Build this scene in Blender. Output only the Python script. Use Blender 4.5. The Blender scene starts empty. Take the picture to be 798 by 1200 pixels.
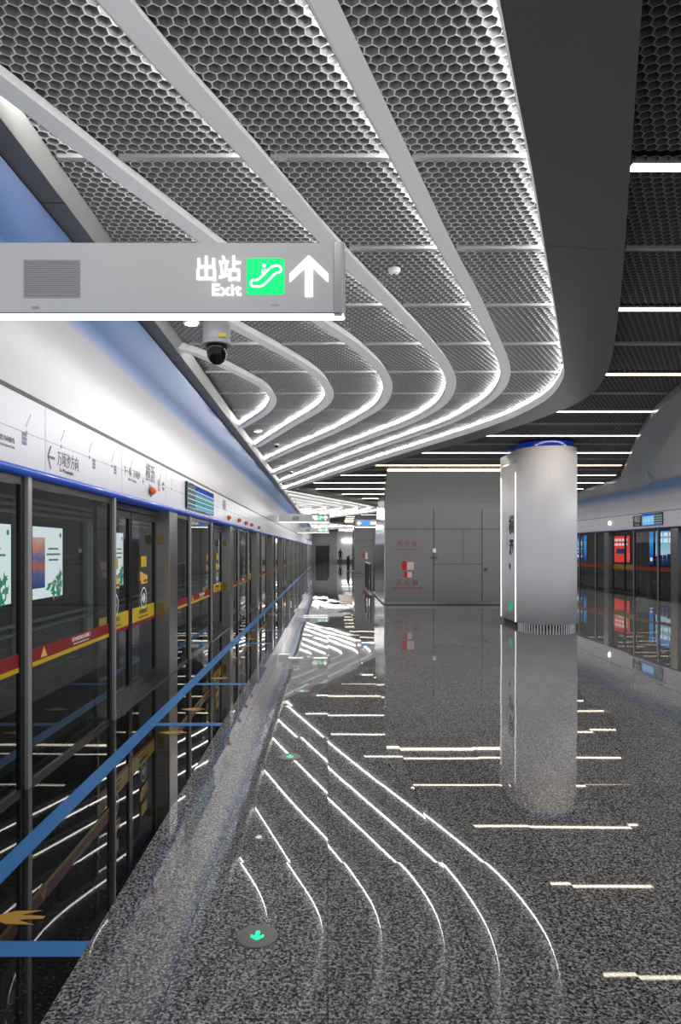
import bpy, math, random
import numpy as np
from mathutils import Vector, Matrix
random.seed(7)
PI = math.pi
C = bpy.context.scene.collection
SC = bpy.context.scene

# ------------------------------------------------------------------ camera
EYE = 1.65
F = 800.0
VX, VY = 384.0, 644.0
cam = bpy.data.cameras.new('camera'); co = bpy.data.objects.new('camera', cam); C.objects.link(co)
co.location = (0, 0, EYE); co.rotation_euler = (PI / 2, 0, 0)
cam.sensor_fit = 'VERTICAL'; cam.sensor_height = 36; cam.lens = 24
cam.shift_x = 15 / 1200; cam.shift_y = 44 / 1200
cam.clip_end = 400; cam.clip_start = 0.02
SC.camera = co

def at_z(px, py, z):            # world x,y of a point at height z
    Y = (z - EYE) * F / (VY - py)
    return ((px - VX) * Y / F, Y)

# ------------------------------------------------------------------ materials
MAT = {}
def mat(name, col, rough=0.5, metal=0.0, spec=0.5, emit=None, es=0.0, coat=0.0):
    if name in MAT: return MAT[name]
    m = bpy.data.materials.new(name); m.use_nodes = True
    b = m.node_tree.nodes['Principled BSDF']
    b.inputs['Base Color'].default_value = (*col, 1)
    b.inputs['Roughness'].default_value = rough
    b.inputs['Metallic'].default_value = metal
    b.inputs['Specular IOR Level'].default_value = spec
    b.inputs['Coat Weight'].default_value = coat
    if emit:
        b.inputs['Emission Color'].default_value = (*emit, 1)
        b.inputs['Emission Strength'].default_value = es
    MAT[name] = m
    return m

def nd(m, t, **kw):
    n = m.node_tree.nodes.new(t)
    for k, v in kw.items(): setattr(n, k, v)
    return n
def lk(m, a, b): m.node_tree.links.new(a, b)
def math_n(m, op, a, b=None):
    n = nd(m, 'ShaderNodeMath', operation=op)
    for i, v in enumerate((a, b)):
        if v is None: continue
        if isinstance(v, (int, float)): n.inputs[i].default_value = v
        else: lk(m, v, n.inputs[i])
    return n.outputs[0]
def ramp(m, fac, stops):
    r = nd(m, 'ShaderNodeValToRGB'); lk(m, fac, r.inputs[0])
    e = r.color_ramp.elements
    while len(e) < len(stops): e.new(0.5)
    for i, (p, c) in enumerate(stops):
        e[i].position = p; e[i].color = (*c, 1) if len(c) == 3 else c
    return r.outputs[0]

def granite(name, stops, tx, ty, ox, oy, rough, tilt, spec, wob=.0014):
    m = mat(name, (.2, .2, .2), rough, spec=spec); b = m.node_tree.nodes['Principled BSDF']
    g = nd(m, 'ShaderNodeNewGeometry'); P = g.outputs['Position']
    sep = nd(m, 'ShaderNodeSeparateXYZ'); lk(m, P, sep.inputs[0])
    n1 = nd(m, 'ShaderNodeTexNoise'); n1.inputs['Scale'].default_value = 75; n1.inputs['Detail'].default_value = 4
    n1.inputs['Roughness'].default_value = .65; lk(m, P, n1.inputs['Vector'])
    v = nd(m, 'ShaderNodeTexVoronoi'); v.inputs['Scale'].default_value = 120; lk(m, P, v.inputs['Vector'])
    vs = nd(m, 'ShaderNodeSeparateColor'); lk(m, v.outputs['Color'], vs.inputs[0])
    mixv = math_n(m, 'ADD', math_n(m, 'MULTIPLY', n1.outputs[0], .75), math_n(m, 'MULTIPLY', vs.outputs[0], .25))
    col = ramp(m, mixv, stops)
    # joints
    u = math_n(m, 'DIVIDE', math_n(m, 'SUBTRACT', sep.outputs[0], ox), tx)
    w = math_n(m, 'DIVIDE', math_n(m, 'SUBTRACT', sep.outputs[1], oy), ty)
    fu, fw = math_n(m, 'FLOOR', u), math_n(m, 'FLOOR', w)
    def edge(t, size):
        fr = math_n(m, 'FRACT', t)
        d = math_n(m, 'MINIMUM', fr, math_n(m, 'SUBTRACT', 1.0, fr))
        return math_n(m, 'LESS_THAN', math_n(m, 'MULTIPLY', d, size), .0016)
    jn = math_n(m, 'MAXIMUM', edge(u, tx), edge(w, ty))
    cid = nd(m, 'ShaderNodeCombineXYZ'); lk(m, fu, cid.inputs[0]); lk(m, fw, cid.inputs[1])
    wn = nd(m, 'ShaderNodeTexWhiteNoise', noise_dimensions='3D'); lk(m, cid.outputs[0], wn.inputs['Vector'])
    # per-tile tone
    tone = math_n(m, 'ADD', .9, math_n(m, 'MULTIPLY', wn.outputs['Value'], .2))
    hsv = nd(m, 'ShaderNodeHueSaturation'); lk(m, col, hsv.inputs['Color']); lk(m, tone, hsv.inputs['Value'])
    mx = nd(m, 'ShaderNodeMix', data_type='RGBA'); lk(m, jn, mx.inputs[0]); lk(m, hsv.outputs[0], mx.inputs[6])
    mx.inputs[7].default_value = (.02, .02, .02, 1)
    lk(m, mx.outputs[2], b.inputs['Base Color'])
    # each tile lies very slightly out of level
    sub = nd(m, 'ShaderNodeVectorMath', operation='SUBTRACT'); lk(m, wn.outputs['Color'], sub.inputs[0]); sub.inputs[1].default_value = (.5, .5, .5)
    mul = nd(m, 'ShaderNodeVectorMath', operation='MULTIPLY'); lk(m, sub.outputs[0], mul.inputs[0]); mul.inputs[1].default_value = (tilt, tilt, 0)
    nw = nd(m, 'ShaderNodeTexNoise'); nw.inputs['Scale'].default_value = 1.3; nw.inputs['Detail'].default_value = 1; lk(m, P, nw.inputs['Vector'])
    s2 = nd(m, 'ShaderNodeVectorMath', operation='SUBTRACT'); lk(m, nw.outputs['Color'], s2.inputs[0]); s2.inputs[1].default_value = (.5, .5, .5)
    m2 = nd(m, 'ShaderNodeVectorMath', operation='MULTIPLY'); lk(m, s2.outputs[0], m2.inputs[0]); m2.inputs[1].default_value = (wob, wob, 0)
    ad = nd(m, 'ShaderNodeVectorMath', operation='ADD'); lk(m, mul.outputs[0], ad.inputs[0]); lk(m, m2.outputs[0], ad.inputs[1])
    a2 = nd(m, 'ShaderNodeVectorMath', operation='ADD'); lk(m, ad.outputs[0], a2.inputs[0]); a2.inputs[1].default_value = (0, 0, 1)
    nm = nd(m, 'ShaderNodeVectorMath', operation='NORMALIZE'); lk(m, a2.outputs[0], nm.inputs[0])
    lk(m, nm.outputs[0], b.inputs['Normal'])
    return m

M_GREY = granite('grey_granite', [(.37, (.02, .019, .019)), (.46, (.088, .087, .087)), (.54, (.205, .20, .195)), (.64, (.43, .42, .41))], .6, 1.2, 0, 0, .02, .0065, .42)
M_BLACK = granite('black_granite', [(.4, (.003, .003, .003)), (.58, (.008, .008, .009)), (.72, (.04, .04, .043))], 1.2, 1.2, -1.0, 0, .015, .003, .4)

def steel(name, col, rough, stretch=(1, 1, 60)):
    m = mat(name, col, rough, metal=1.0); b = m.node_tree.nodes['Principled BSDF']
    tc = nd(m, 'ShaderNodeTexCoord'); mp = nd(m, 'ShaderNodeMapping'); mp.inputs['Scale'].default_value = stretch
    lk(m, tc.outputs['Object'], mp.inputs[0])
    n = nd(m, 'ShaderNodeTexNoise'); n.inputs['Scale'].default_value = 3; lk(m, mp.outputs[0], n.inputs['Vector'])
    r = nd(m, 'ShaderNodeMapRange'); r.inputs[3].default_value = rough * .7; r.inputs[4].default_value = rough * 1.4
    lk(m, n.outputs[0], r.inputs[0]); lk(m, r.outputs[0], b.inputs['Roughness'])
    return m
M_STEEL = steel('brushed_steel', (.42, .41, .40), .3)
M_MUL = mat('mullion_steel', (.36, .35, .34), .35, metal=.45)
M_STEELD = steel('dark_steel', (.2, .195, .19), .35)
M_CHROME = mat('chrome', (.85, .86, .88), .12, metal=1.0)
M_RIB = mat('rib_white', (.92, .92, .92), .45)
M_GROOVE = mat('groove', (.05, .05, .055), .5)
M_HEX = mat('honeycomb_aluminium', (.24, .24, .245), .5, metal=.1)
M_HEXR = mat('honeycomb_edge', (.6, .6, .6), .45)
M_HEXDR = mat('honeycomb_dark_edge', (.11, .11, .11), .5)
M_HEXD = mat('honeycomb_dark', (.04, .04, .04), .6)
M_BAR = mat('crossbar_grey', (.36, .36, .36), .45)
M_BARD = mat('crossbar_dark', (.2, .2, .2), .45)
M_VOID = mat('plenum_black', (.012, .012, .012), .9)
M_BAND = mat('band_dark_grey', (.07, .068, .068), .35)
M_BEAM = mat('beam_grey', (.13, .13, .135), .35)
M_BEAML = mat('beam_light', (.2, .2, .2), .5)
M_LED = mat('led_white', (.9, .9, .9), .5, emit=(1, .975, .94), es=24)
M_LEDW = mat('led_warm', (.9, .9, .9), .5, emit=(1, .87, .70), es=10)
M_LEDS = mat('led_sign', (.9, .9, .9), .5, emit=(.95, .98, 1), es=5)
M_BLUE = mat('rail_blue', (.02, .10, .6), .35, coat=.2)
M_TAPE = mat('tape_blue', (.035, .17, .42), .5)
M_YARR = mat('arrow_ochre', (.42, .23, .04), .5)
M_HEAD = mat('header_white', (.62, .62, .68), .3)
M_BLK = mat('frame_black', (.008, .008, .009), .25)
M_TXT = mat('print_dark', (.05, .05, .06), .5)
M_TXM = mat('print_mid', (.13, .13, .15), .5)
M_TXL = mat('print_pale', (.33, .33, .38), .5)
M_TXW = mat('print_white', (.8, .8, .8), .5)
M_RED = mat('band_red', (.2, .006, .012), .4)
M_YEL = mat('band_yellow', (.5, .35, .01), .4)
M_GOLD = mat('sign_gold', (.7, .42, .08), .4)
M_SIGN = mat('sign_silver', (.6, .6, .61), .36, metal=.15)
M_GREEN = mat('sign_green', (0, .5, .12), .4, emit=(0, .85, .18), es=.9)
M_GLOWW = mat('sign_white_glow', (.9, .9, .9), .4, emit=(1, 1, 1), es=1.6)
M_GREENL = mat('floor_green_led', (0, .5, .2), .4, emit=(0, .9, .35), es=1.3)
M_CAMG = mat('camera_grey', (.3, .3, .31), .35)
M_CAMB = mat('camera_black', (.006, .006, .006), .06)
M_ORANGE = mat('lamp_orange', (.75, .11, .02), .25)
M_WALLG = mat('wall_panel_grey', (.21, .215, .22), .28, metal=.1)
M_SEAM = mat('seam_dark', (.06, .06, .06), .6)
M_PIL = mat('pillar_white', (.78, .78, .83), .42, metal=.1, spec=.4)
def wavy():
    m = M_PIL; b = m.node_tree.nodes['Principled BSDF']
    tc = nd(m, 'ShaderNodeTexCoord'); mp = nd(m, 'ShaderNodeMapping'); mp.inputs['Scale'].default_value = (9, 9, .25); lk(m, tc.outputs['Object'], mp.inputs[0])
    n = nd(m, 'ShaderNodeTexNoise'); n.inputs['Scale'].default_value = 1.6; n.inputs['Detail'].default_value = 1; lk(m, mp.outputs[0], n.inputs['Vector'])
    bp = nd(m, 'ShaderNodeBump'); bp.inputs['Strength'].default_value = .5; bp.inputs['Distance'].default_value = .02; lk(m, n.outputs[0], bp.inputs['Height']); lk(m, bp.outputs[0], b.inputs['Normal'])
wavy()
M_CAP = mat('cap_blue', (.0, .05, .62), .15, coat=1)
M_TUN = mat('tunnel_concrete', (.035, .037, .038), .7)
M_TUNP = mat('tunnel_pipe', (.1, .12, .12), .5)
M_ENDW = mat('end_wall_white', (.6, .6, .62), .4)
M_CLOTH = mat('clothing_black', (.01, .01, .012), .9)
M_SKIN = mat('skin', (.45, .28, .2), .6)
M_DISC = steel('disc_steel', (.34, .31, .29), .4)

def glass_mat(name, tint, ior):
    m = bpy.data.materials.new(name); m.use_nodes = True; nt = m.node_tree; nt.nodes.clear()
    o = nd(m, 'ShaderNodeOutputMaterial'); t = nd(m, 'ShaderNodeBsdfTransparent'); g = nd(m, 'ShaderNodeBsdfGlossy')
    t.inputs[0].default_value = (*tint, 1); g.inputs['Roughness'].default_value = 0.0
    fr = nd(m, 'ShaderNodeFresnel'); ge = nd(m, 'ShaderNodeNewGeometry')
    lk(m, math_n(m, 'ADD', ior, math_n(m, 'MULTIPLY', ge.outputs['Backfacing'], 1 / ior - ior)), fr.inputs[0])
    mx = nd(m, 'ShaderNodeMixShader'); lk(m, fr.outputs[0], mx.inputs[0]); lk(m, t.outputs[0], mx.inputs[1]); lk(m, g.outputs[0], mx.inputs[2])
    lk(m, mx.outputs[0], o.inputs[0]); MAT[name] = m; return m
M_GLASS = glass_mat('screen_glass', (.62, .68, .66), 1.9)

def fascia_mat():
    m = mat('fascia_panel', (.8, .8, .8), .34, metal=.2); b = m.node_tree.nodes['Principled BSDF']
    g = nd(m, 'ShaderNodeNewGeometry'); s = nd(m, 'ShaderNodeSeparateXYZ'); lk(m, g.outputs['Position'], s.inputs[0])
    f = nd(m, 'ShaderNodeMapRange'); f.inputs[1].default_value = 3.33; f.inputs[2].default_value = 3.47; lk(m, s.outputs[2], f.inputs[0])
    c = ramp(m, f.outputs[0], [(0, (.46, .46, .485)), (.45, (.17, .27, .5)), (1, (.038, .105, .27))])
    lk(m, c, b.inputs['Base Color'])
    f2 = nd(m, 'ShaderNodeMapRange'); f2.inputs[1].default_value = 2.9; f2.inputs[2].default_value = 3.2; lk(m, s.outputs[2], f2.inputs[0])
    return m
M_FASC = fascia_mat()

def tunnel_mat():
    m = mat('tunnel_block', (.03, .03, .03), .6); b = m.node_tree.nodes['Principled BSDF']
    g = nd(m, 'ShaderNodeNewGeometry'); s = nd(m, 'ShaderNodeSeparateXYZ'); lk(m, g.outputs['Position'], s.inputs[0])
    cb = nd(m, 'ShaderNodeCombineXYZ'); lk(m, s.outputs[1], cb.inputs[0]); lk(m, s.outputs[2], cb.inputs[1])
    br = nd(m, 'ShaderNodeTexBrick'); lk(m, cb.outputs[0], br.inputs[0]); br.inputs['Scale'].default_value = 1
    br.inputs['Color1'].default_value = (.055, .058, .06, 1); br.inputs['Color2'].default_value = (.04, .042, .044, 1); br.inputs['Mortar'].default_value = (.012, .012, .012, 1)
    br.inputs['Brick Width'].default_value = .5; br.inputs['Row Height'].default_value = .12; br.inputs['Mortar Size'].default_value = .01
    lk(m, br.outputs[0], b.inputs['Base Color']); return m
M_TBLK = tunnel_mat()

def poster_grad(name, stops, z0, z1, es):
    m = bpy.data.materials.new(name); m.use_nodes = True; nt = m.node_tree; nt.nodes.clear()
    o = nd(m, 'ShaderNodeOutputMaterial'); e = nd(m, 'ShaderNodeEmission'); e.inputs[1].default_value = es
    g = nd(m, 'ShaderNodeNewGeometry'); s = nd(m, 'ShaderNodeSeparateXYZ'); lk(m, g.outputs['Position'], s.inputs[0])
    n = nd(m, 'ShaderNodeTexNoise'); n.inputs['Scale'].default_value = 6; n.inputs['Detail'].default_value = 5; lk(m, g.outputs['Position'], n.inputs['Vector'])
    f = nd(m, 'ShaderNodeMapRange'); f.inputs[1].default_value = z0; f.inputs[2].default_value = z1; lk(m, s.outputs[2], f.inputs[0])
    a = math_n(m, 'ADD', f.outputs[0], math_n(m, 'MULTIPLY', math_n(m, 'SUBTRACT', n.outputs[0], .5), .18))
    lk(m, ramp(m, a, stops), e.inputs[0]); lk(m, e.outputs[0], o.inputs[0]); MAT[name] = m; return m
def emis(name, col, s): return mat(name, (0, 0, 0), .6, emit=col, es=s)
M_PW = emis('poster_white', (.88, .95, 1), 1.15)
M_PSUN = poster_grad('poster_sunset', [(0, (.02, .06, .25)), (.3, (.12, .16, .4)), (.45, (.75, .18, .1)), (.55, (.1, .2, .5)), (.72, (.9, .35, .2)), (.85, (.8, .6, .55)), (1, (.45, .7, .95))], .8, 2.05, .8)
M_PG = emis('poster_leaf', (.05, .42, .22), .7)
M_PB = emis('poster_mint', (.35, .75, .6), .7)
M_PPINK = emis('poster_pink', (.8, .4, .4), .7)
M_PGREY = emis('poster_grey', (.35, .42, .48), .6)
M_PBLUE = poster_grad('poster_blue', [(0, (.01, .04, .2)), (.25, (.02, .16, .62)), (.6, (.05, .4, .85)), (1, (.02, .2, .75))], .95, 2.6, 1.0)
M_PSKY = poster_grad('poster_sky', [(0, (.02, .03, .08)), (.16, (.05, .15, .4)), (.3, (.55, .8, .95)), (.6, (.25, .65, .95)), (1, (.02, .22, .7))], .95, 2.7, 1.0)
M_PRED = emis('poster_red', (.9, .05, .04), 1.1)
M_PCY = emis('poster_cyan', (.1, .8, .9), 1.0)
M_PDK = emis('poster_navy', (.01, .03, .12), .8)
M_SCR = poster_grad('screen_picture', [(0, (.25, .6, .75)), (.35, (.1, .35, .4)), (.6, (.3, .5, .5)), (.78, (.05, .15, .6)), (1, (.03, .08, .35))], 2.26, 2.63, .7)

# ------------------------------------------------------------------ object helpers
def prop(o, label=None, cat=None, group=None, kind=None):
    if label: o['label'] = label
    if cat: o['category'] = cat
    if group: o['group'] = group
    if kind: o['kind'] = kind
    return o
def mesh(name, verts, faces, m, parent=None, smooth=False, loc=None):
    me = bpy.data.meshes.new(name); me.from_pydata([tuple(v) for v in verts], [], faces); me.update()
    me.materials.append(m)
    if smooth: me.polygons.foreach_set('use_smooth', [True] * len(me.polygons))
    o = bpy.data.objects.new(name, me); C.objects.link(o)
    if parent: o.parent = parent
    if loc: o.location = loc
    return o
def thing(name, label, cat, loc=(0, 0, 0), rz=0, group=None):
    o = bpy.data.objects.new(name, None); C.objects.link(o); o.location = loc; o.rotation_euler = (0, 0, rz)
    o.empty_display_size = .1
    return prop(o, label, cat, group)

class MB:
    def __init__(s): s.v = []; s.f = []
    def add(s, vs, fs):
        k = len(s.v); s.v += [tuple(v) for v in vs]; s.f += [tuple(i + k for i in f) for f in fs]; return s
    def box(s, x0, x1, y0, y1, z0, z1):
        return s.add([(x, y, z) for z in (z0, z1) for y in (y0, y1) for x in (x0, x1)],
                     [(0, 2, 3, 1), (4, 5, 7, 6), (0, 1, 5, 4), (2, 6, 7, 3), (0, 4, 6, 2), (1, 3, 7, 5)])
    def prism(s, poly, axis, a, b):     # poly of 2d points extruded along axis
        n = len(poly)
        def p(q, t):
            if axis == 'z': return (q[0], q[1], t)
            if axis == 'y': return (q[0], t, q[1])
            return (t, q[0], q[1])
        vs = [p(q, a) for q in poly] + [p(q, b) for q in poly]
        return s.add(vs, [tuple(range(n))[::-1], tuple(range(n, 2 * n))] + [(i, (i + 1) % n, (i + 1) % n + n, i + n) for i in range(n)])
    def lathe(s, prof, c=(0, 0, 0), n=24, axis='z'):
        vs = []
        for r, h in prof:
            for k in range(n):
                a = 2 * PI * k / n; q = (r * math.cos(a), r * math.sin(a), h)
                if axis == 'y': q = (q[0], q[2], q[1])
                if axis == 'x': q = (q[2], q[0], q[1])
                vs.append((q[0] + c[0], q[1] + c[1], q[2] + c[2]))
        fs = [(i * n + k, i * n + (k + 1) % n, (i + 1) * n + (k + 1) % n, (i + 1) * n + k) for i in range(len(prof) - 1) for k in range(n)]
        fs += [tuple(range(n))[::-1], tuple((len(prof) - 1) * n + k for k in range(n))]
        return s.add(vs, fs)
    def tube(s, p, q, r, n=10):
        p, q = Vector(p), Vector(q); d = (q - p).normalized(); u = d.orthogonal().normalized(); w = d.cross(u)
        vs = [tuple(e + (u * math.cos(2 * PI * k / n) + w * math.sin(2 * PI * k / n)) * r) for e in (p, q) for k in range(n)]
        return s.add(vs, [tuple(range(n))[::-1], tuple(range(n, 2 * n))] + [(k, (k + 1) % n, (k + 1) % n + n, k + n) for k in range(n)])
    def quad(s, *p): return s.add(p, [tuple(range(len(p)))])
    def go(s, name, m, parent=None, smooth=False, bevel=0, loc=None):
        o = mesh(name, s.v, s.f, m, parent, smooth, loc)
        if bevel:
            b = o.modifiers.new('bevel', 'BEVEL'); b.width = bevel; b.segments = 2; b.limit_method = 'ANGLE'
        return o

_DG = None
def text(name, body, size, m, parent, M, align='CENTER', bold=0.0, sx=1.0, sp=1.0):
    cu = bpy.data.curves.new(name, 'FONT'); cu.body = body; cu.size = size; cu.align_x = align; cu.align_y = 'CENTER'
    cu.extrude = .0008; cu.space_character = sp; cu.offset = bold; cu.resolution_u = 3
    o = bpy.data.objects.new(name, cu); C.objects.link(o)
    dg = bpy.context.evaluated_depsgraph_get()
    me = bpy.data.meshes.new_from_object(o.evaluated_get(dg)); bpy.data.objects.remove(o); bpy.data.curves.remove(cu)
    me.materials.clear(); me.materials.append(m); me.name = name
    me.transform(M @ Matrix.Diagonal((sx, 1, 1, 1)))
    t = bpy.data.objects.new(name, me); C.objects.link(t); t.parent = parent
    return t
def M_left(X, Y, Z): return Matrix.Translation((X, Y, Z)) @ Matrix(((0, 0, 1, 0), (1, 0, 0, 0), (0, 1, 0, 0), (0, 0, 0, 1)))      # reads toward +Y, faces +X
def M_right(X, Y, Z): return Matrix.Translation((X, Y, Z)) @ Matrix(((0, 0, -1, 0), (-1, 0, 0, 0), (0, 1, 0, 0), (0, 0, 0, 1)))  # reads toward -Y, faces -X
def M_front(X, Y, Z): return Matrix.Translation((X, Y, Z)) @ Matrix(((1, 0, 0, 0), (0, 0, -1, 0), (0, 1, 0, 0), (0, 0, 0, 1)))     # faces -Y
def copy_tree(o, parent=None):
    c = o.copy(); C.objects.link(c)
    if parent is not None: c.parent = parent
    for ch in list(o.children): copy_tree(ch, c)
    return c

# ------------------------------------------------------------------ setting: floor
XL, XR = -2.06, 11.5
YB, YE = -5.0, 90.0
prop(MB().box(-1.0, 10.6, YB, YE, -.1, 0).go('floor', M_GREY), kind='structure')
prop(MB().box(XL - .3, -1.0, YB, YE, -.1, 0).box(10.6, XR + .3, YB, YE, -.1, 0).go('floor_edge', M_BLACK), kind='structure')
# track pits and far tunnel walls
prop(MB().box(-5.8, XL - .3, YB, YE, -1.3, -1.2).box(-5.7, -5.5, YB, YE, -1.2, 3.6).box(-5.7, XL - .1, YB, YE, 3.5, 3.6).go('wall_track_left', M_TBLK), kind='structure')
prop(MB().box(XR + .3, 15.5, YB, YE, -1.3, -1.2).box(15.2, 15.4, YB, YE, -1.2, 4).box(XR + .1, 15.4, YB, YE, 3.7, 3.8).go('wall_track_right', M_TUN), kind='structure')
for k, z in enumerate((2.3, 2.42, 2.54, .35, .2)):
    o = MB().tube((-5.34, YB, z), (-5.34, YE - 1, z), .035).go('track_cable', M_TUNP)
    prop(o, ['dark cable run along the tunnel wall above the lit posters, topmost', 'dark cable run along the tunnel wall just under the topmost one', 'dark cable run along the tunnel wall lowest of the three above the posters',
             'dark cable run below the lit posters on the tunnel wall, upper of two', 'dark cable run low on the tunnel wall, lower of two'][[2, 1, 0, 3, 4][k]], 'cable', 'tunnel cables')
for k, (y0, y1, z1, lb) in enumerate(((11.85, 12.4, 2.5, 'pale vertical duct of painted reflection on the tunnel wall between the two nearest lit posters'), (15.3, 15.75, 2.3, 'pale vertical duct of painted reflection on the tunnel wall beyond the second lit poster'), (15.9, 16.1, 2.3, 'thin pale vertical duct of painted reflection on the tunnel wall before the third lit poster'))):
    o = MB().box(-5.495, -5.38, y0, y1, -.4, z1).go('reflection_streak', mat('streak_pale', (.16, .185, .175), .5), bevel=.02); prop(o, lb, 'streak')  # pale boxes added to paint in reflections seen in the screen glass
# ------------------------------------------------------------------ left fascia and beam
prof = [(XL - .1, 2.72), (XL, 2.72), (XL, 2.9), (XL + .015, 3.05), (XL + .05, 3.2), (XL + .10, 3.32), (XL + .17, 3.47), (XL + .24, 3.62), (XL + .29, 3.78), (XL + .29, 3.86), (XL - .1, 3.86)]
def fasc(prof, y0, y1, name, m, flip=False):
    n = len(prof)
    o = MB().add([(x, y, z) for y in (y0, y1) for x, z in prof], [(i, i + 1, i + 1 + n, i + n) for i in range(n - 1)]).go(name, m, smooth=True)
    return o
ys = [YB] + [3.0 + 1.94 * k for k in range(46)]
wl = fasc(prof[1:-2], YB, YE, 'wall_left', M_FASC); prop(wl, kind='structure')
sm = MB()
for y in ys[1:]:
    p2 = [(x + .002, z) for x, z in prof[1:5]]; n = len(p2)
    sm.add([(x, yy, z) for yy in (y, y + .005) for x, z in p2], [(i, i + 1, i + 1 + n, i + n) for i in range(n - 1)])
s_ = sm.go('panel_seam', mat('seam_pale', (.45, .45, .48), .5), wl)
gr = MB().box(XL - .1, XL + .002, YB, YE, 2.69, 2.722).go('shadow_gap', M_GROOVE, wl)
# beam that closes the ceiling over the doors
bx0, bx1 = XL + .27, -1.64
o = MB().box(bx0, bx1, YB, YE, 3.81, 4.02).go('trim_1', M_BEAM); prop(o, kind='structure')
bl = MB().quad((bx1 + .002, YB, 3.812), (bx1 + .002, YE, 3.812), (bx1 + .045, YE, 3.94), (bx1 + .045, YB, 3.94)).go('beam_side', M_BEAML, o)
sm = MB()
for k in range(24): sm.box(bx0, bx1, 4.25 + 3.6 * k - 3.6, 4.256 + 3.6 * k - 3.6, 3.807, 3.811)
sm.go('beam_seam', M_SEAM, o)
# ceiling slab
prop(MB().box(-2.0, 12, YB, YE, 4.03, 4.15).go('ceiling', M_VOID), kind='structure')

# ------------------------------------------------------------------ ceiling ribs
ZR = 3.84; ZG = 3.94
def catmull(P, step=.12):
    P = [Vector(p) for p in P]; Q = [2 * P[0] - P[1]] + P + [2 * P[-1] - P[-2]]; out = []
    for i in range(1, len(Q) - 2):
        p0, p1, p2, p3 = Q[i - 1:i + 3]
        n = max(2, int((p2 - p1).length / step))
        # centripetal
        t0 = 0; t1 = t0 + max(1e-4, (p1 - p0).length ** .5); t2 = t1 + max(1e-4, (p2 - p1).length ** .5); t3 = t2 + max(1e-4, (p3 - p2).length ** .5)
        for k in range(n):
            t = t1 + (t2 - t1) * k / n
            a1 = p0 * ((t1 - t) / (t1 - t0)) + p1 * ((t - t0) / (t1 - t0)); a2 = p1 * ((t2 - t) / (t2 - t1)) + p2 * ((t - t1) / (t2 - t1)); a3 = p2 * ((t3 - t) / (t3 - t2)) + p3 * ((t - t2) / (t3 - t2))
            b1 = a1 * ((t2 - t) / (t2 - t0)) + a2 * ((t - t0) / (t2 - t0)); b2 = a2 * ((t3 - t) / (t3 - t1)) + a3 * ((t - t1) / (t3 - t1))
            out.append(b1 * ((t2 - t) / (t2 - t1)) + b2 * ((t - t1) / (t2 - t1)))
    out.append(P[-1]); return out
def smooth_pts(P, it=6):
    P = list(P)
    for _ in range(it): P = [P[0]] + [(P[i - 1] + P[i] * 2 + P[i + 1]) / 4 for i in range(1, len(P) - 1)] + [P[-1]]
    return P
RIBPX = [
    ([(217, 411), (253, 426), (290, 444), (312, 456), (320, 467), (318, 476), (308, 486), (283, 501)], .12, (-1.70, 7.45)),
    ([(155, 317), (192, 337), (266, 380), (335, 417), (374, 442), (386, 461), (380, 475), (340, 500), (301, 524)], .135, None),
    ([(-2, 100), (38, 130), (130, 200), (217, 265), (368, 375), (414, 405), (449, 438), (454, 457), (445, 476), (420, 492), (393, 506), (350, 524), (312, 541)], .14, (-1.70, 2.9)),
    ([(130, 0), (183, 65), (293, 182), (380, 280), (459, 360), (494, 396), (524, 433), (528, 453), (517, 474), (484, 494), (450, 507), (385, 531), (321, 556)], .145, (-1.70, .55)),
    ([(375, 0), (435, 120), (476, 200), (526, 299), (550, 340), (570, 380), (586, 414), (592, 432), (590, 448), (578, 465), (557, 480), (526, 496), (490, 509), (408, 537), (328, 566)], .13, (-1.70, -1.6)),
]
EDGEPX = [(585, 0), (600, 85), (620, 183), (637, 285), (650, 360), (658, 412), (660, 434), (654, 448), (640, 464), (600, 486), (560, 501), (500, 520), (400, 551), (335, 573)]
def unp(L, z): return [Vector(at_z(x, y, z)) for x, y in L]
RIBS = []
for L, w, pre in RIBPX:
    P = unp(L, ZR)
    if pre:
        P = [Vector(pre)] + P
    RIBS.append((smooth_pts(catmull(P), 5), w))
EDGE = smooth_pts(catmull([Vector((-1.70, -2.9)), Vector((-.4, .2))] + unp(EDGEPX, ZR)), 5)
RIGHT = smooth_pts(catmull([Vector((-1.0, -2.6)), Vector((.25, .2)), Vector((1.25, 2.72)), Vector((1.71, 3.86)), Vector((2.64, 6.2)), Vector((3.42, 8.4)), Vector((3.66, 9.7)), Vector((3.5, 11.0)),
                            Vector((2.83, 13.4)), Vector((1.9, 15.6)), Vector((.97, 18.06)), Vector((.03, 20.6)), Vector((-.8, 22.9)), Vector((-1.25, 24.6))]), 5)

def sweep(P, sec, name, m, parent=None, closed=True):
    n = len(sec); vs = []
    for i, p in enumerate(P):
        t = (P[min(i + 1, len(P) - 1)] - P[max(i - 1, 0)]).normalized(); nl = Vector((-t.y, t.x))
        for s, z in sec: vs.append((p.x + nl.x * s, p.y + nl.y * s, z))
    m_ = n if closed else n - 1
    fs = [(i * n + k, (i + 1) * n + k, (i + 1) * n + (k + 1) % n, i * n + (k + 1) % n) for i in range(len(P) - 1) for k in range(m_)]
    if closed: fs += [tuple(range(n)), tuple((len(P) - 1) * n + k for k in range(n))[::-1]]
    return mesh(name, vs, fs, m, parent)
def offs(P, dy): return [p + Vector((0, dy)) for p in P]
ordn = ['innermost curved', 'second smallest curved', 'third curved', 'fourth curved', 'longest curved']
modn = ['over the hall entrance and nearest exit sign', 'beyond the first grey stair wall', 'near the far end of the hall']
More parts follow.
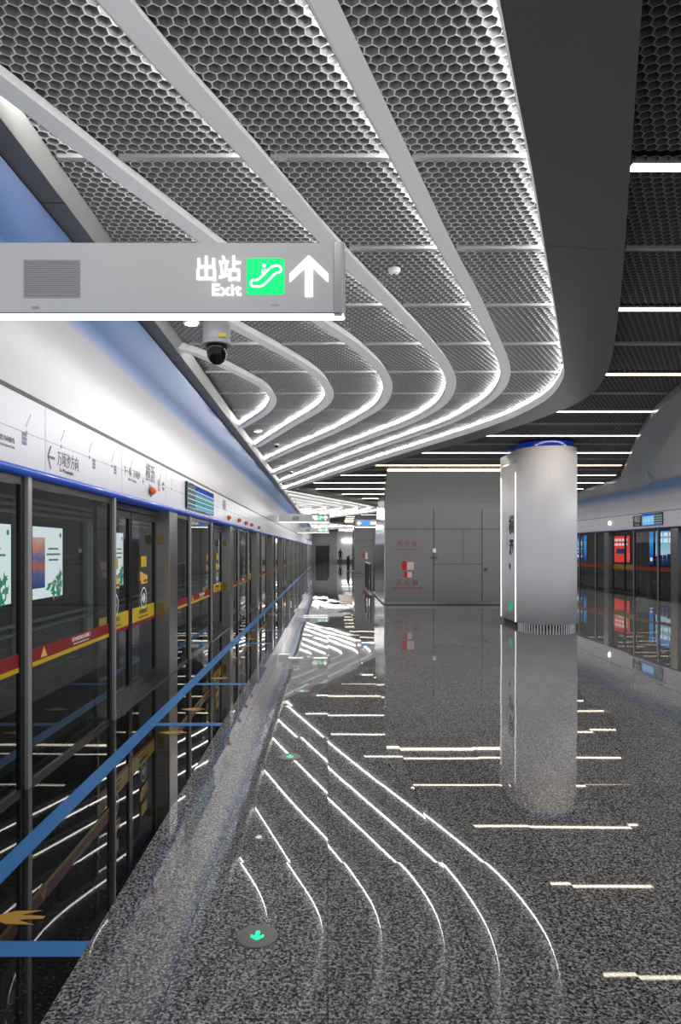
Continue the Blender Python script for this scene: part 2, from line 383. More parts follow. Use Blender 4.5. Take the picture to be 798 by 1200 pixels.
def build_rib(P, w, label, grp):
    h = w / 2
    r = sweep(P, [(-h, ZR), (h - .02, ZR), (h - .006, ZR + .012), (h - .006, ZR + .058), (h - .014, ZR + .06), (h - .014, ZG - .004), (-h + .055, ZG - .004)], 'curved_ceiling_rib', M_RIB)
    prop(r, label, 'ceiling rib', grp)
    sweep(P, [(h - .022, ZR - .001), (h - .0045, ZR + .013)], 'lip_groove', M_GROOVE, r, closed=False)
    sweep(P, [(h - .012, ZR + .062), (h - .009, ZG - .006)], 'led_strip', M_LED, r, closed=False)
    return r
NMOD = 3; PER = 27.0
for mi in range(NMOD):
    for i, (P, w) in enumerate(RIBS):
        build_rib(offs(P, PER * mi) if mi else P, w, f'{ordn[i]} white glowing ceiling rib, {modn[mi]}', 'white curved ceiling ribs')
    E, R = offs(EDGE, PER * mi), offs(RIGHT, PER * mi)
    # dark smooth band between the grilles: resampled strips
    def resamp(P, n):
        d = [0]
        for a, b in zip(P, P[1:]): d.append(d[-1] + (b - a).length)
        out = []; j = 0
        for k in range(n):
            t = d[-1] * k / (n - 1)
            while j < len(d) - 2 and d[j + 1] < t: j += 1
            f = (t - d[j]) / max(1e-6, d[j + 1] - d[j]); out.append(P[j].lerp(P[j + 1], min(1, max(0, f))))
        return out
    # split at bends so that both edges bend together
    be = max(range(len(E)), key=lambda k: E[k].x); br = max(range(len(R)), key=lambda k: R[k].x)
    EE = resamp(E[:be + 1], 60) + resamp(E[be:], 90)[1:]; RR = resamp(R[:br + 1], 60) + resamp(R[br:], 90)[1:]
    n = len(EE); zb = ZR - .05
    vs = [(p.x, p.y, zb) for p in EE] + [(p.x, p.y, zb) for p in RR] + [(p.x, p.y, ZG - .004) for p in EE] + [(p.x, p.y, ZG - .004) for p in RR]
    fs = []
    for k in range(n - 1):
        fs += [(k, n + k, n + k + 1, k + 1), (2 * n + k, 2 * n + k + 1, 3 * n + k + 1, 3 * n + k), (n + k, 3 * n + k, 3 * n + k + 1, n + k + 1)]
    b = mesh('trim_%d' % (mi + 2), vs, fs, M_BAND); prop(b, kind='structure')
    sweep(E, [(-.012, zb - .001), (.0, zb), (.004, zb + .108), (-.008, zb + .11), (-.008, ZG - .006)], 'edge_lip', M_RIB, b, closed=False)
    sweep(E, [(-.005, zb + .112), (-.002, ZG - .006)], 'led_strip', M_LED, b, closed=False)
    sm = MB()
    for k in range(8, n, 14):
        a, c = EE[k], RR[k]; d = (c - a).normalized() * .0; e = Vector((0, .006))
        sm.quad((a.x, a.y, zb - .001), (c.x, c.y, zb - .001), (c.x, c.y + .006, zb - .001), (a.x, a.y + .006, zb - .001))
    sm.go('band_seam', M_SEAM, b)

# right hand band over the far platform
RB_L = catmull([Vector(p) for p in [(8.6, -1), (5.6, 4), (4.75, 7), (4.8, 9), (5.19, 10.75), (5.98, 13.07), (6.74, 15.1), (7.66, 17.5), (8.5, 19.7), (9.2, 21.6), (9.75, 26), (10.6, 30)]], .3)
RB_R = catmull([Vector(p) for p in [(9.6, -1), (6.7, 4), (5.4, 7.5), (5.3, 9.3), (5.93, 11.45), (6.6, 13.2), (7.3, 15.0), (8.3, 17.6), (9.3, 19.9), (10.4, 22), (11.2, 25), (11.4, 29)]], .3)
def resamp2(P, n):
    d = [0]
    for a, b in zip(P, P[1:]): d.append(d[-1] + (b - a).length)
    out = []; j = 0
    for k in range(n):
        t = d[-1] * k / (n - 1)
        while j < len(d) - 2 and d[j + 1] < t: j += 1
        f = (t - d[j]) / max(1e-6, d[j + 1] - d[j]); out.append(P[j].lerp(P[j + 1], min(1, max(0, f))))
    return out
A, B = resamp2(RB_L, 80), resamp2(RB_R, 80); n = 80; zb = ZR - .015
vs = [(p.x, p.y, zb) for p in A] + [(p.x, p.y, zb) for p in B] + [(p.x, p.y, ZG) for p in A] + [(p.x, p.y, ZG) for p in B]
fs = []
for k in range(n - 1): fs += [(k, k + 1, n + k + 1, n + k), (k, 2 * n + k, 2 * n + k + 1, k + 1), (n + k, n + k + 1, 3 * n + k + 1, 3 * n + k)]
b = mesh('trim_5', vs, fs, mat('band_mid_grey', (.16, .16, .17), .3)); prop(b, kind='structure')
for j, (dx, lab) in enumerate(((1.3, 'white curved ceiling rib above the far platform doors, beside the grey band'), (2.4, 'short white curved ceiling rib above the far platform doors, close to the fascia'))):
    P = [Vector((p.x + dx, p.y - .2)) for p in RB_R if p.x + dx < 11.2 and p.y > 3]
    if len(P) > 4: build_rib(P, .13, lab, 'white ribs on the far side')

# ------------------------------------------------------------------ honeycomb ceiling
HW = .067; HR = HW / math.sqrt(3)
def hexmesh(name, cx, cy, m, depth, z, wall=.0032, parent=None):
    k = len(cx)
    if k == 0: return None
    ang = np.array([PI / 2 + i * PI / 3 for i in range(6)])
    ro = HR; ri = HR - wall * 1.15
    ox, oy = np.cos(ang), np.sin(ang)
    V = np.zeros((k, 18, 3))
    for j, (r, zz) in enumerate(((ro, z), (ri, z), (ri, z + depth))):
        V[:, j * 6:(j + 1) * 6, 0] = cx[:, None] + ox * r; V[:, j * 6:(j + 1) * 6, 1] = cy[:, None] + oy * r; V[:, j * 6:(j + 1) * 6, 2] = zz
    fq = []
    for i in range(6):
        a = (i + 1) % 6
        fq += [(i, 6 + i, 6 + a, a), (6 + i, 12 + i, 12 + a, 6 + a)]
    fq = np.array(fq); Fc = (fq[None] + (np.arange(k) * 18)[:, None, None]).reshape(-1)
    me = bpy.data.meshes.new(name); me.vertices.add(k * 18); me.vertices.foreach_set('co', V.reshape(-1))
    nf = k * 12; me.loops.add(nf * 4); me.loops.foreach_set('vertex_index', Fc.astype(np.int32))
    me.polygons.add(nf); me.polygons.foreach_set('loop_start', np.arange(nf, dtype=np.int32) * 4)
    me.update(calc_edges=True); me.materials.append(m); me.materials.append(M_HEXR if m is M_HEX else M_HEXDR)
    me.polygons.foreach_set('material_index', np.tile(np.array([1, 0], dtype=np.int32), k * 6))
    o = bpy.data.objects.new(name, me); C.objects.link(o)
    if parent: o.parent = parent
    return o
def inpoly(px, py, poly):
    r = np.zeros(len(px), bool); n = len(poly); j = n - 1
    for i in range(n):
        xi, yi, xj, yj = poly[i][0], poly[i][1], poly[j][0], poly[j][1]
        if yi != yj:
            c = ((yi > py) != (yj > py)) & (px < (xj - xi) * (py - yi) / (yj - yi) + xi); r ^= c
        j = i
    return r
def grid(x0, x1, y0, y1):
    ny = int((y1 - y0) / (HW * .866)) + 2; nx = int((x1 - x0) / HW) + 2
    J0 = int(math.floor(y0 / (HW * .866))); I0 = int(math.floor(x0 / HW))
    ii, jj = np.meshgrid(np.arange(nx) + I0, np.arange(ny) + J0)
    X = ii * HW + (jj % 2) * HW / 2; Y = jj * HW * .866
    X, Y = X.reshape(-1), Y.reshape(-1)
    k = (X > x0) & (X < x1) & (Y > y0) & (Y < y1); return X[k], Y[k]
def hull(P): return [(p.x, p.y) for p in P]
polys = [hull(P) for P, w in RIBS] + [hull(EDGE)]
BAY0 = 3.97
def bay(k): return BAY0 + 1.2 * k
def bar_clip(y, poly):
    xs = []
    n = len(poly)
    for i in range(n):
        a, b = poly[i], poly[(i + 1) % n]
        if (a[1] > y) != (b[1] > y): xs.append(a[0] + (y - a[1]) * (b[0] - a[0]) / (b[1] - a[1]))
    return sorted(xs)
gapn = ['inside the innermost rib', 'between the innermost and second ribs', 'between the second and third ribs', 'between the third and fourth ribs', 'between the fourth and longest ribs', 'between the longest rib and the dark band']
def ordinal(n):
    if n >= 19: return {2: 'twentieth', 3: 'thirtieth', 4: 'fortieth', 5: 'fiftieth'}[(n + 1) // 10] if (n + 1) % 10 == 0 else ['', '', 'twenty', 'thirty', 'forty', 'fifty'][(n + 1) // 10] + '-' + ordinal((n + 1) % 10 - 1)
    return ['first', 'second', 'third', 'fourth', 'fifth', 'sixth', 'seventh', 'eighth', 'ninth', 'tenth', 'eleventh', 'twelfth', 'thirteenth', 'fourteenth', 'fifteenth', 'sixteenth', 'seventeenth', 'eighteenth', 'nineteenth', 'twentieth'][n]
gx, gy = grid(-1.62, 3.7, 1.2, 24.6)
ins = [inpoly(gx, gy, p) for p in polys]
for g in range(6):
    selg = ins[g] & ~(ins[g - 1] if g else np.zeros(len(gx), bool))
    rows = 0
    for k in range(-2, 18):
        y0, y1 = bay(k), bay(k + 1)
        s = selg & (gy > y0 + .02) & (gy <= y1 + .0)
        if s.sum() < 12: continue
        o = hexmesh('honeycomb_ceiling_panel', gx[s], gy[s], M_HEX, .05, ZG)
        prop(o, f'grey honeycomb ceiling panel {gapn[g]}, {ordinal(rows)} row from the camera', 'ceiling panel', 'honeycomb ceiling panels'); rows += 1
        # bar across the near edge
        outer = bar_clip(y0, polys[g]); inner = bar_clip(y0, polys[g - 1]) if g else []
        segs = []
        if len(outer) >= 2: segs = [(max(-1.6, outer[0]), outer[-1])]
        elif len(outer) == 1: segs = [(-1.6, outer[0])]
        if segs and inner:
            segs = [(max(inner), segs[0][1])]
        m_ = MB()
        for a, b in segs:
            if b - a > .08: m_.box(a + .03, b - .03, y0 - .018, y0 + .018, ZG - .02, ZG + .02)
        if m_.v: m_.go('edge_bar', M_BAR, o)
# grille of the darker linear ceiling to the right
rp = [(p.x, p.y) for p in RIGHT]; rbl = [(p.x, p.y) for p in RB_L]
def xr_at(y):
    c = [x for x in bar_clip(y, rp + [(-3, 24.6), (-3, -2.6)])]
    return max(c) if c else -1.5
def xr2_at(y):
    pp = list(RB_L)
    for a, b in zip(pp, pp[1:]):
        if (a.y - y) * (b.y - y) <= 0 and a.y != b.y: return a.x + (y - a.y) * (b.x - a.x) / (b.y - a.y)
    return 10.6
row = 0
for k in range(-4, 17):
    y0, y1 = bay(k) + .03, bay(k + 1) - .03
    x1m = max(xr2_at(y0), xr2_at(y1)); x0m = min(xr_at(y0), xr_at(y1))
    X, Y = grid(x0m, x1m, y0, y1)
    xa = np.array([xr_at(v) for v in np.linspace(y0, y1, 8)]); xb = np.array([xr2_at(v) for v in np.linspace(y0, y1, 8)])
    la = np.interp(Y, np.linspace(y0, y1, 8), xa); lb = np.interp(Y, np.linspace(y0, y1, 8), xb)
    s = (X > la - .02) & (X < lb + .02)
    o = hexmesh('honeycomb_ceiling_panel', X[s], Y[s], M_HEXD, .05, ZG)
    prop(o, f'dark honeycomb ceiling panel among the straight light strips, {ordinal(row)} row from the camera', 'ceiling panel', 'dark honeycomb panels'); row += 1
    if k % 2:
        MB().box(xr_at(y0), xr2_at(y0), bay(k) - .02, bay(k) + .02, ZG - .02, ZG + .02).go('edge_bar', M_BARD, o)
# beyond the reach of separate cells the grilles are closed panels
far = MB()
for k in range(17, 70):
    y0 = bay(k)
    far.box(-1.6, 10.6, y0 + .03, y0 + 1.17, ZG + .01, ZG + .03)
far = far.go('ceiling_far', M_HEXD); prop(far, kind='structure')
sd = MB().box(6.0, 11.4, YB, 24, ZG + .012, ZG + .03).go('ceiling_side', mat('grille_side', (.25, .25, .26), .5)); prop(sd, kind='structure')
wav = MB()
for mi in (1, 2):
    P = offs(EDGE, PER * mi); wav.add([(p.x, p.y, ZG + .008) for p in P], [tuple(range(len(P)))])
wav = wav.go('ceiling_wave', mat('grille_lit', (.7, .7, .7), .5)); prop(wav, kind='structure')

# linear lights
spans = {0: (None, 5.9), 1: (None, 5.3), 2: (None, 4.7), 3: (3.67, 5.42), 4: (2.83, 6.2), 5: (1.95, 7.15), 6: (.97, 7.95), 7: (-.1, 8.8), 8: (-.85, 9.4), 9: (-.9, 9.6), 10: (-.14, 9.8), 11: (.75, 10), 12: (1.6, 10)}
for k in range(-1, 35):
    y = 4.07 + 2.4 * k
    a, b = spans.get(k, (None, None))
    if k < 0: a, b = 1.1, 6.6
    if k > 12:
        yy = y - PER * (1 if y < 2 * PER else 2 if y < 80 else 3)
        a = max(1.2, xr_at(yy) if -2 < yy < 24 else 0) + .1; b = 10.2
    if a is None: a = xr_at(y) + .01
    if b is None: b = xr2_at(y) - .02
    t = MB().box(a - .01, b + .01, y - .048, y + .048, ZG - .012, ZG + .03).go('linear_ceiling_light', M_BARD)
    prop(t, f'straight warm white ceiling light strip running across the hall, {["just behind the camera","nearest the camera"][k+1] if k<1 else ordinal(k)+" strip from the camera"}', 'ceiling light', 'straight ceiling light strips')
    MB().box(a, b, y - .036, y + .036, ZG - .018, ZG - .011).go('diffuser', M_LEDW, t)

# ceiling fittings
def disc_fit(px, py, label, kind):
    x, y = at_z(px, py, ZG - .02)
    if kind == 'light':
        t = MB().lathe([(.075, 0), (.08, .02), (.08, .035)], (0, 0, 0), 28).go('round_downlight', M_RIB, loc=(x, y, ZG - .035)); prop(t, label, 'downlight')
        MB().lathe([(.062, -.004), (.062, .001)], n=24).go('lens', M_LEDS, t)
    elif kind == 'dome':
        t = MB().lathe([(.05, .0), (.055, .025), (.055, .04)], n=24).go('dome_camera', M_RIB, loc=(x, y, ZG - .04)); prop(t, label, 'camera')
        MB().lathe([(.008, -.05), (.03, -.04), (.045, -.015), (.048, 0)], n=20).go('dark_dome', M_CAMB, t, smooth=True)
    else:
        t = MB().lathe([(.02, -.02), (.04, -.01), (.05, .01), (.05, .025)], n=24).go('smoke_detector', M_RIB, loc=(x, y, ZG - .025)); prop(t, label, 'smoke detector')
        MB().lathe([(.012, -.026), (.012, -.019)], n=12).go('sensor_cap', M_GROOVE, t)
disc_fit(302, 505, 'round glowing downlight in the ceiling grille beside the smallest curved rib', 'light')
disc_fit(224, 378, 'round glowing downlight in the ceiling grille behind the large exit sign', 'light')
disc_fit(324, 521, 'small black dome camera under the ceiling between the second and third ribs', 'dome')
disc_fit(341, 553, 'small black dome camera under the ceiling near where the long ribs end', 'dome')
disc_fit(462, 318, 'small white smoke detector on the honeycomb between the two longest ribs', 'smoke')

# ------------------------------------------------------------------ platform screen doors
def psd(side):
    L = side == 'left'
    X0, sg, T = (XL, -1, 2.155) if L else (XR, 1, 2.36)
    zs = T / 2.155
    Mt = M_left if L else M_right
    where = 'near side' if L else 'far side'
    ks = range(-2, 11) if L else range(0, 7)
    def bx(m_, u0, u1, d0, d1, z0, z1):
        a, b = X0 + sg * d0, X0 + sg * d1
        return m_.box(min(a, b), max(a, b), u0, u1, z0 * zs, z1 * zs)
    for n_, k in enumerate(ks):
        B = 9.36 + 5.55 * k + (0 if L else 2.42)
        detail = L and k in (-1, 0, 1)
        w_ = f'{ordinal(n_)} bay from the camera, {where}'
        # post
        p = bx(MB(), B - .46, B, 0, .24, 0, 2.155).go('platform_door_post', M_STEEL, bevel=.006)
        prop(p, f'wide steel post beside sliding doors, {w_}', 'post', 'platform door posts')
        if detail:
            for z0, z1 in ((1.72, 1.84), (.78, .96)):
                MB().box(X0 - .16, X0 - .08, B - .4635, B - .461, z0, z1).go('yellow_sticker', mat('sticker_ochre', (.15, .11, .03), .5), p)
        # fixed panels
        for q, (u0, u1) in enumerate(((B + .0, B + .875), (B + .935, B + 2.775))):
            t = thing('fixed_glass_screen', f'{["narrow","wide"][q]} fixed glass screen with red band, {w_}', 'glass screen', (0, 0, 0), 0, 'fixed glass screens')
            m_ = MB(); e = .065
            bx(m_, u0, u0 + e, .02, .05, .0, 2.155); bx(m_, u1 - e, u1, .02, .05, .0, 2.155); bx(m_, u0 + e, u1 - e, .02, .05, .0, .03); bx(m_, u0 + e, u1 - e, .02, .05, 2.09, 2.155)
            m_.go('black_frame', M_BLK, t)
            a = X0 + sg * .034
            MB().quad((a, u0 + e, .03 * zs), (a, u1 - e, .03 * zs), (a, u1 - e, 2.09 * zs), (a, u0 + e, 2.09 * zs)).go('glass', M_GLASS, t)
            rb = bx(MB(), u0 + e, u1 - e, .0295, .0325, .85, .945).go('red_band', M_RED, t)
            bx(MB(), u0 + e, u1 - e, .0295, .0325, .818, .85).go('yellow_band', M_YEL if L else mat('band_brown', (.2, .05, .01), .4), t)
            if detail and q == 1:
                text('lettering', '请勿倚靠站台屏蔽门', .04, M_TXW, rb, Mt(X0 - .0275, u0 + 1.05, .908), sx=1.25)
                text('small_lettering', 'Please do not lean on the platform screen door', .018, M_TXW, rb, Mt(X0 - .0275, u0 + 1.05, .873), sx=1.05)
                MB().add([(X0 - .028, u0 + .22, .862), (X0 - .028, u0 + .34, .862), (X0 - .028, u0 + .28, .94)], [(0, 1, 2)]).go('warning_triangle', M_GOLD, rb)
            u = u1
            if q == 0: bx(MB(), B + .875, B + .935, -.006, .03, 0, 2.155).go('mullion', M_MUL, t, bevel=.004)
            else: bx(MB(), B + 2.775, B + 2.825, -.006, .04, 0, 2.155).go('mullion', M_MUL, t, bevel=.004)
        # doors
        u0, u1 = B + 2.827, B + 5.085
        t = thing('sliding_platform_doors', f'sliding glass doors with yellow panels, {w_}', 'door', (0, 0, 0), 0, 'sliding platform doors')
        bx(MB(), u0, u1, .0, .26, -.02, .016).go('door_sill', M_STEELD, t)
        bx(MB(), u0, u1, .14, .24, 2.08, 2.155).go('door_head', M_BLK, t)
        mid = (u0 + u1) / 2
        for s_, (a0, a1) in enumerate(((u0, mid - .012), (mid + .012, u1))):
            m_ = MB(); e = .05
            bx(m_, a0, a0 + e, .18, .22, .02, 2.08); bx(m_, a1 - e, a1, .18, .22, .02, 2.08); bx(m_, a0 + e, a1 - e, .18, .22, .02, .12); bx(m_, a0 + e, a1 - e, .18, .22, 2.0, 2.08)
            lf = m_.go('door_leaf', M_BLK, t)
            a = X0 + sg * .2
            MB().quad((a, a0 + e, .12 * zs), (a, a1 - e, .12 * zs), (a, a1 - e, 2.0 * zs), (a, a0 + e, 2.0 * zs)).go('glass', M_GLASS, lf)
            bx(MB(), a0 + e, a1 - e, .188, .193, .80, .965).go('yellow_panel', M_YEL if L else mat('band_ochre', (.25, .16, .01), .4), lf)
            bx(MB(), a0 + e, a1 - e, .188, .193, .76, .80).go('red_band', M_RED, lf)
            if detail:
                c = (a0 + a1) / 2; xx = X0 - .186
                text('lettering', '请勿倚靠车门', .06, M_TXT, lf, Mt(xx, c, .90), sx=1.1)
                text('small_lettering', 'Do not lean on door', .035, M_TXT, lf, Mt(xx, c, .84), sx=1.5)
                MB().box(xx - .001, xx + .001, c - .12, c + .12, 1.44, 1.57).go('yellow_sticker', M_YEL, lf)
                hb = MB()
                for q_ in range(4): hb.box(xx - .001, xx + .001, c - .16 + q_ * .085, c - .09 + q_ * .085, 1.27 + .02 * (q_ % 2) - .01 * q_, 1.38 - .015 * q_)
                hb.box(xx - .001, xx + .001, c - .12, c + .16, 1.235, 1.28)
                hb.go('hand_sticker', M_GOLD, lf)
                rg = MB(); NN = 28
                for q_ in range(NN):
                    t0, t1 = 2 * PI * q_ / NN, 2 * PI * (q_ + 1) / NN
                    for r0, r1 in ((.115, .13),):
                        rg.quad((xx, c + r0 * math.cos(t0), 1.06 + r0 * math.sin(t0)), (xx, c + r1 * math.cos(t0), 1.06 + r1 * math.sin(t0)), (xx, c + r1 * math.cos(t1), 1.06 + r1 * math.sin(t1)), (xx, c + r0 * math.cos(t1), 1.06 + r0 * math.sin(t1)))
                for sgn in (-1, 1):
                    rg.quad((xx, c + sgn * .012, 1.13), (xx, c + sgn * .075, 1.06), (xx, c + sgn * .012, .99))
                rg.go('arrow_roundel', M_TXW, lf)
    # header panels
    y = 4.98 - 1.85 * 5; i = 0
    yend = ks[-1] * 5.55 + 9.4
    if not L: y = 12.0
    while y < yend:
        lab = f'white header panel with line map above the doors, {ordinal(i)} along the {where}'
        m_ = MB(); a, b = X0 + sg * -.0, X0 + sg * .08
        z0, z1 = (2.20, 2.69) if L else (2.42, 2.98)
        m_.box(min(a, b), max(a, b), y + .004, y + 1.846, z0, z1)
        h = m_.go('door_header_panel', M_HEAD); prop(h, lab, 'header panel', 'door header panels')
        HEAD[(side, i)] = (h, y)
        if not (L and abs(y - 8.68) > 3):
            pass
        # line map
        if L:
            zc = 2.45
            MB().box(X0 - .001, X0 + .0015, y + .0, y + 1.85, 2.445, 2.449).go('map_line', M_TXL, h)
            st = MB()
            for q_ in range(3):
                u = y + .3 + q_ * .62
                st.lathe([(.014, 0), (.014, .004)], (X0, u, 2.447), 12, axis='x')
                for r_ in range(5): st.box(X0 - .001, X0 + .0018, u - .012 + r_ * .016, u + .002 + r_ * .016, 2.49 + r_ * .02, 2.503 + r_ * .02)
            st.go('map_stations', M_TXL, h)
        else:
            st = MB()
            for q_ in range(5): st.box(X0 - .002, X0 + .001, y + .2 + q_ * .3, y + .28 + q_ * .3, 2.66, 2.69)
            st.go('map_stations', M_TXL, h)
        y += 1.85; i += 1
    # rail
    r = []
    for q_ in range(13):
        a = -PI / 2 + PI * q_ / 12
        r.append((X0 - sg * (.0 + .045 * math.cos(a)), (2.181 if L else 2.39) + .031 * math.sin(a)))
    r += [(X0 + sg * .1, r[-1][1]), (X0 + sg * .1, r[0][1])]
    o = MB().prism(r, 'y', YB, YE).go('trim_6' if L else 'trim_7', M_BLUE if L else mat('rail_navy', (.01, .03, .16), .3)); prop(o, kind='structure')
HEAD = {}
psd('left'); psd('right')

def hl(px, py):      # point on the left door plane from the layout of the photograph's header
    Y = -XL * F / (VX - px); return Y, EYE + (VY - py) * Y / F
def head_for(Y):
    for (s, i), (h, y) in HEAD.items():
        if s == 'left' and y <= Y < y + 1.85: return h
hx = XL + .0018
h = head_for(5.2)
text('direction_lettering', '万顷沙方向', .125, M_TXM, h, M_left(hx, 5.42, 2.34), sx=.72)
text('small_lettering', 'To Wanqingsha', .045, M_TXM, h, M_left(hx, 5.38, 2.262))
ar = MB(); cy, cz = 5.08, 2.335
ar.box(hx - .001, hx + .001, cy - .05, cy + .07, cz - .01, cz + .01)
for s in (1, -1): ar.quad((hx, cy - .07, cz), (hx, cy - .045, cz), (hx, cy + .01, cz + s * .085), (hx, cy - .02, cz + s * .085))
ar.go('direction_arrow', M_TXM, h)
h = head_for(4.3)
text('small_lettering', '滨海新区方向快线', .04, M_TXM, h, M_left(hx, 4.33, 2.36)); text('tiny_lettering', 'Non-Stop Express Line', .03, M_TXL, h, M_left(hx, 4.35, 2.32))
for cY, cZ, hY in ((4.6, 2.36, 4.6), (5.98, 2.36, 5.98), (6.58, 2.38, 6.58)):
    m_ = MB()
    for a in range(3):
        for b in range(3): m_.box(hx - .001, hx + .001, cY + a * .025, cY + .02 + a * .025, cZ + b * .03, cZ + .024 + b * .03)
    m_.go('service_mark', mat('print_violet', (.25, .25, .4), .5), head_for(hY))
h = head_for(7.4)
text('station_lettering', '横沥', .22, M_TXM, h, M_left(hx, 7.93, 2.52), sx=.95)
text('station_latin', 'Hengli', .06, M_TXL, h, M_left(hx, 7.93, 2.385))
text('next_station_lettering', '下一站', .09, M_TXM, h, M_left(hx, 7.03, 2.45)); text('next_station_name', '万顷沙', .09, M_TXM, h, M_left(hx, 7.36, 2.45))
text('next_station_latin', 'Next  Wanqingsha', .04, M_TXL, h, M_left(hx, 7.2, 2.38)); text('pointer', '←', .1, M_TXM, h, M_left(hx, 7.63, 2.41))
h = head_for(8.4)
m_ = MB(); m_.lathe([(.055, 0), (.055, .003)], (XL, 8.55, 2.44), 20, axis='x'); m_.go('service_mark', M_TXM, h)
MB().box(XL, XL + .0045, 8.5, 8.6, 2.43, 2.45).go('service_bar', M_TXW, h)
m_ = MB(); m_.box(hx - .001, hx + .001, 8.28, 8.38, 2.36, 2.5); m_.go('pale_mark', M_TXL, h)
h = head_for(14.2)
text('station_lettering', '横沥', .22, M_TXM, h, M_left(hx, 13.6, 2.52), sx=.95)

# orange beacon lamps over the doors
for (px, py, wh) in ((179, 575.5, 'above the nearest pair of sliding doors'), (269, 606.5, 'above the second pair of sliding doors'), (281, 609.6, 'just past the second pair of doors'),
                     (289, 613, 'midway to the third pair of doors'), (295.5, 615, 'just before the third pair of doors'), (304, 618, 'above the third pair of sliding doors')):
    Y = (-XL - .04) * F / (VX - px); Z = EYE + (VY - py) * Y / F
    t = MB().lathe([(.035, -.0), (.045, .01), (.045, .02)], n=20, axis='x').go('beacon_lamp', M_STEELD, loc=(XL, Y, Z)); prop(t, f'round orange beacon lamp on the white header {wh}', 'lamp', 'orange beacon lamps')
    MB().lathe([(.04, .02), (.045, .035), (.04, .055), (.025, .072), (.006, .08)], n=20, axis='x').go('orange_lens', M_ORANGE, t, smooth=True)
    MB().box(-.0, .012, .05, .085, -.06, .05).go('indicator_plate', M_STEELD, t)

# information screens
def screen(Y0, Y1, z0, z1, X, sg, label):
    X += sg * .004
    t = MB().box(min(X, X + sg * .03), max(X, X + sg * .03), Y0, Y1, z0, z1).go('information_screen', M_BLK, bevel=.004); prop(t, label, 'screen')
    xx = X + sg * .031
    MB().quad((xx, Y0 + .03, z0 + .02), (xx, Y1 - .03, z0 + .02), (xx, Y1 - .03, z1 - .02), (xx, Y0 + .03, z1 - .02)).go('display', M_SCR if sg > 0 else poster_grad('screen_blue', [(0, (.1, .35, .8)), (.4, (.25, .55, .85)), (.7, (.2, .5, .8)), (.85, (.02, .1, .6)), (1, (.02, .12, .7))], 2.53, 2.93, .9), t)
    m_ = MB(); xx += sg * .001
    for k in range(4):
        z = z0 + .07 + k * (z1 - z0 - .1) / 4
        m_.quad((xx, Y0 + .04, z), (xx, Y1 - .05, z), (xx, Y1 - .05, z + .012), (xx, Y0 + .04, z + .012))
    m_.go('text_rows', emis('screen_rows', (.6, .8, .85), .8), t)
    MB().quad((xx, Y0 + .04, z0 + .03), (xx, Y0 + .6, z0 + .03), (xx, Y0 + .6, z1 - .03), (xx, Y0 + .04, z1 - .03)).go('dark_column', emis('screen_dark', (.06, .1, .12), .6), t).location.x -= sg * .0005
screen(9.85, 12.15, 2.25, 2.64, XL, 1, 'wide lit information screen on the white header beyond the nearest steel post')
screen(23.4, 24.9, 2.5, 2.94, XR, -1, 'bright blue information screen on the header of the far platform')
m_ = MB().box(XR - .006, XR - .003, 25.0, 25.7, 2.5, 2.9).go('header_notice', M_TXT); prop(m_, 'dark notice plate with white writing beside the blue screen on the far header', 'notice')
text("lettering", "横沥", .24, M_TXW, m_, M_right(XR - .0075, 25.35, 2.75)); text('small_lettering', 'Hengli', .12, M_TXW, m_, M_right(XR - .0075, 25.35, 2.57))
t = MB().lathe([(.08, 0), (.09, -.02), (.07, -.06), (.02, -.08)], n=20, axis='x').go('beacon_lamp', mat('lamp_glow', (.9, .9, .9), .4, emit=(.9, .9, 1), es=3), loc=(XR, 27.8, 2.72)); prop(t, 'round white glowing lamp on the header of the far platform', 'lamp')

# right fascia
prof2 = [(XR, 2.98), (XR, 3.2), (XR - .05, 3.5), (XR - .2, 3.75), (XR - .4, 3.95)]
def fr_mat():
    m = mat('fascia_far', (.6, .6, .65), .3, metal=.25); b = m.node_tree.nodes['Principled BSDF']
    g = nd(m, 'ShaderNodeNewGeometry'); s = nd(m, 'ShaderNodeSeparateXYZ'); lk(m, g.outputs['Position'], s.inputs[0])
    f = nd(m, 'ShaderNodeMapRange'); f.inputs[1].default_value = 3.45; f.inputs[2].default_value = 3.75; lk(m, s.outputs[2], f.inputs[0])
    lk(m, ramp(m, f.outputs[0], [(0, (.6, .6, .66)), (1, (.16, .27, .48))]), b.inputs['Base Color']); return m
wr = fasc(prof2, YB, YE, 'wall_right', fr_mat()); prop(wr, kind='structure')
MB().box(XR - .002, XR + .1, YB, YE, 2.965, 2.985).go('shadow_gap', M_GROOVE, wr)

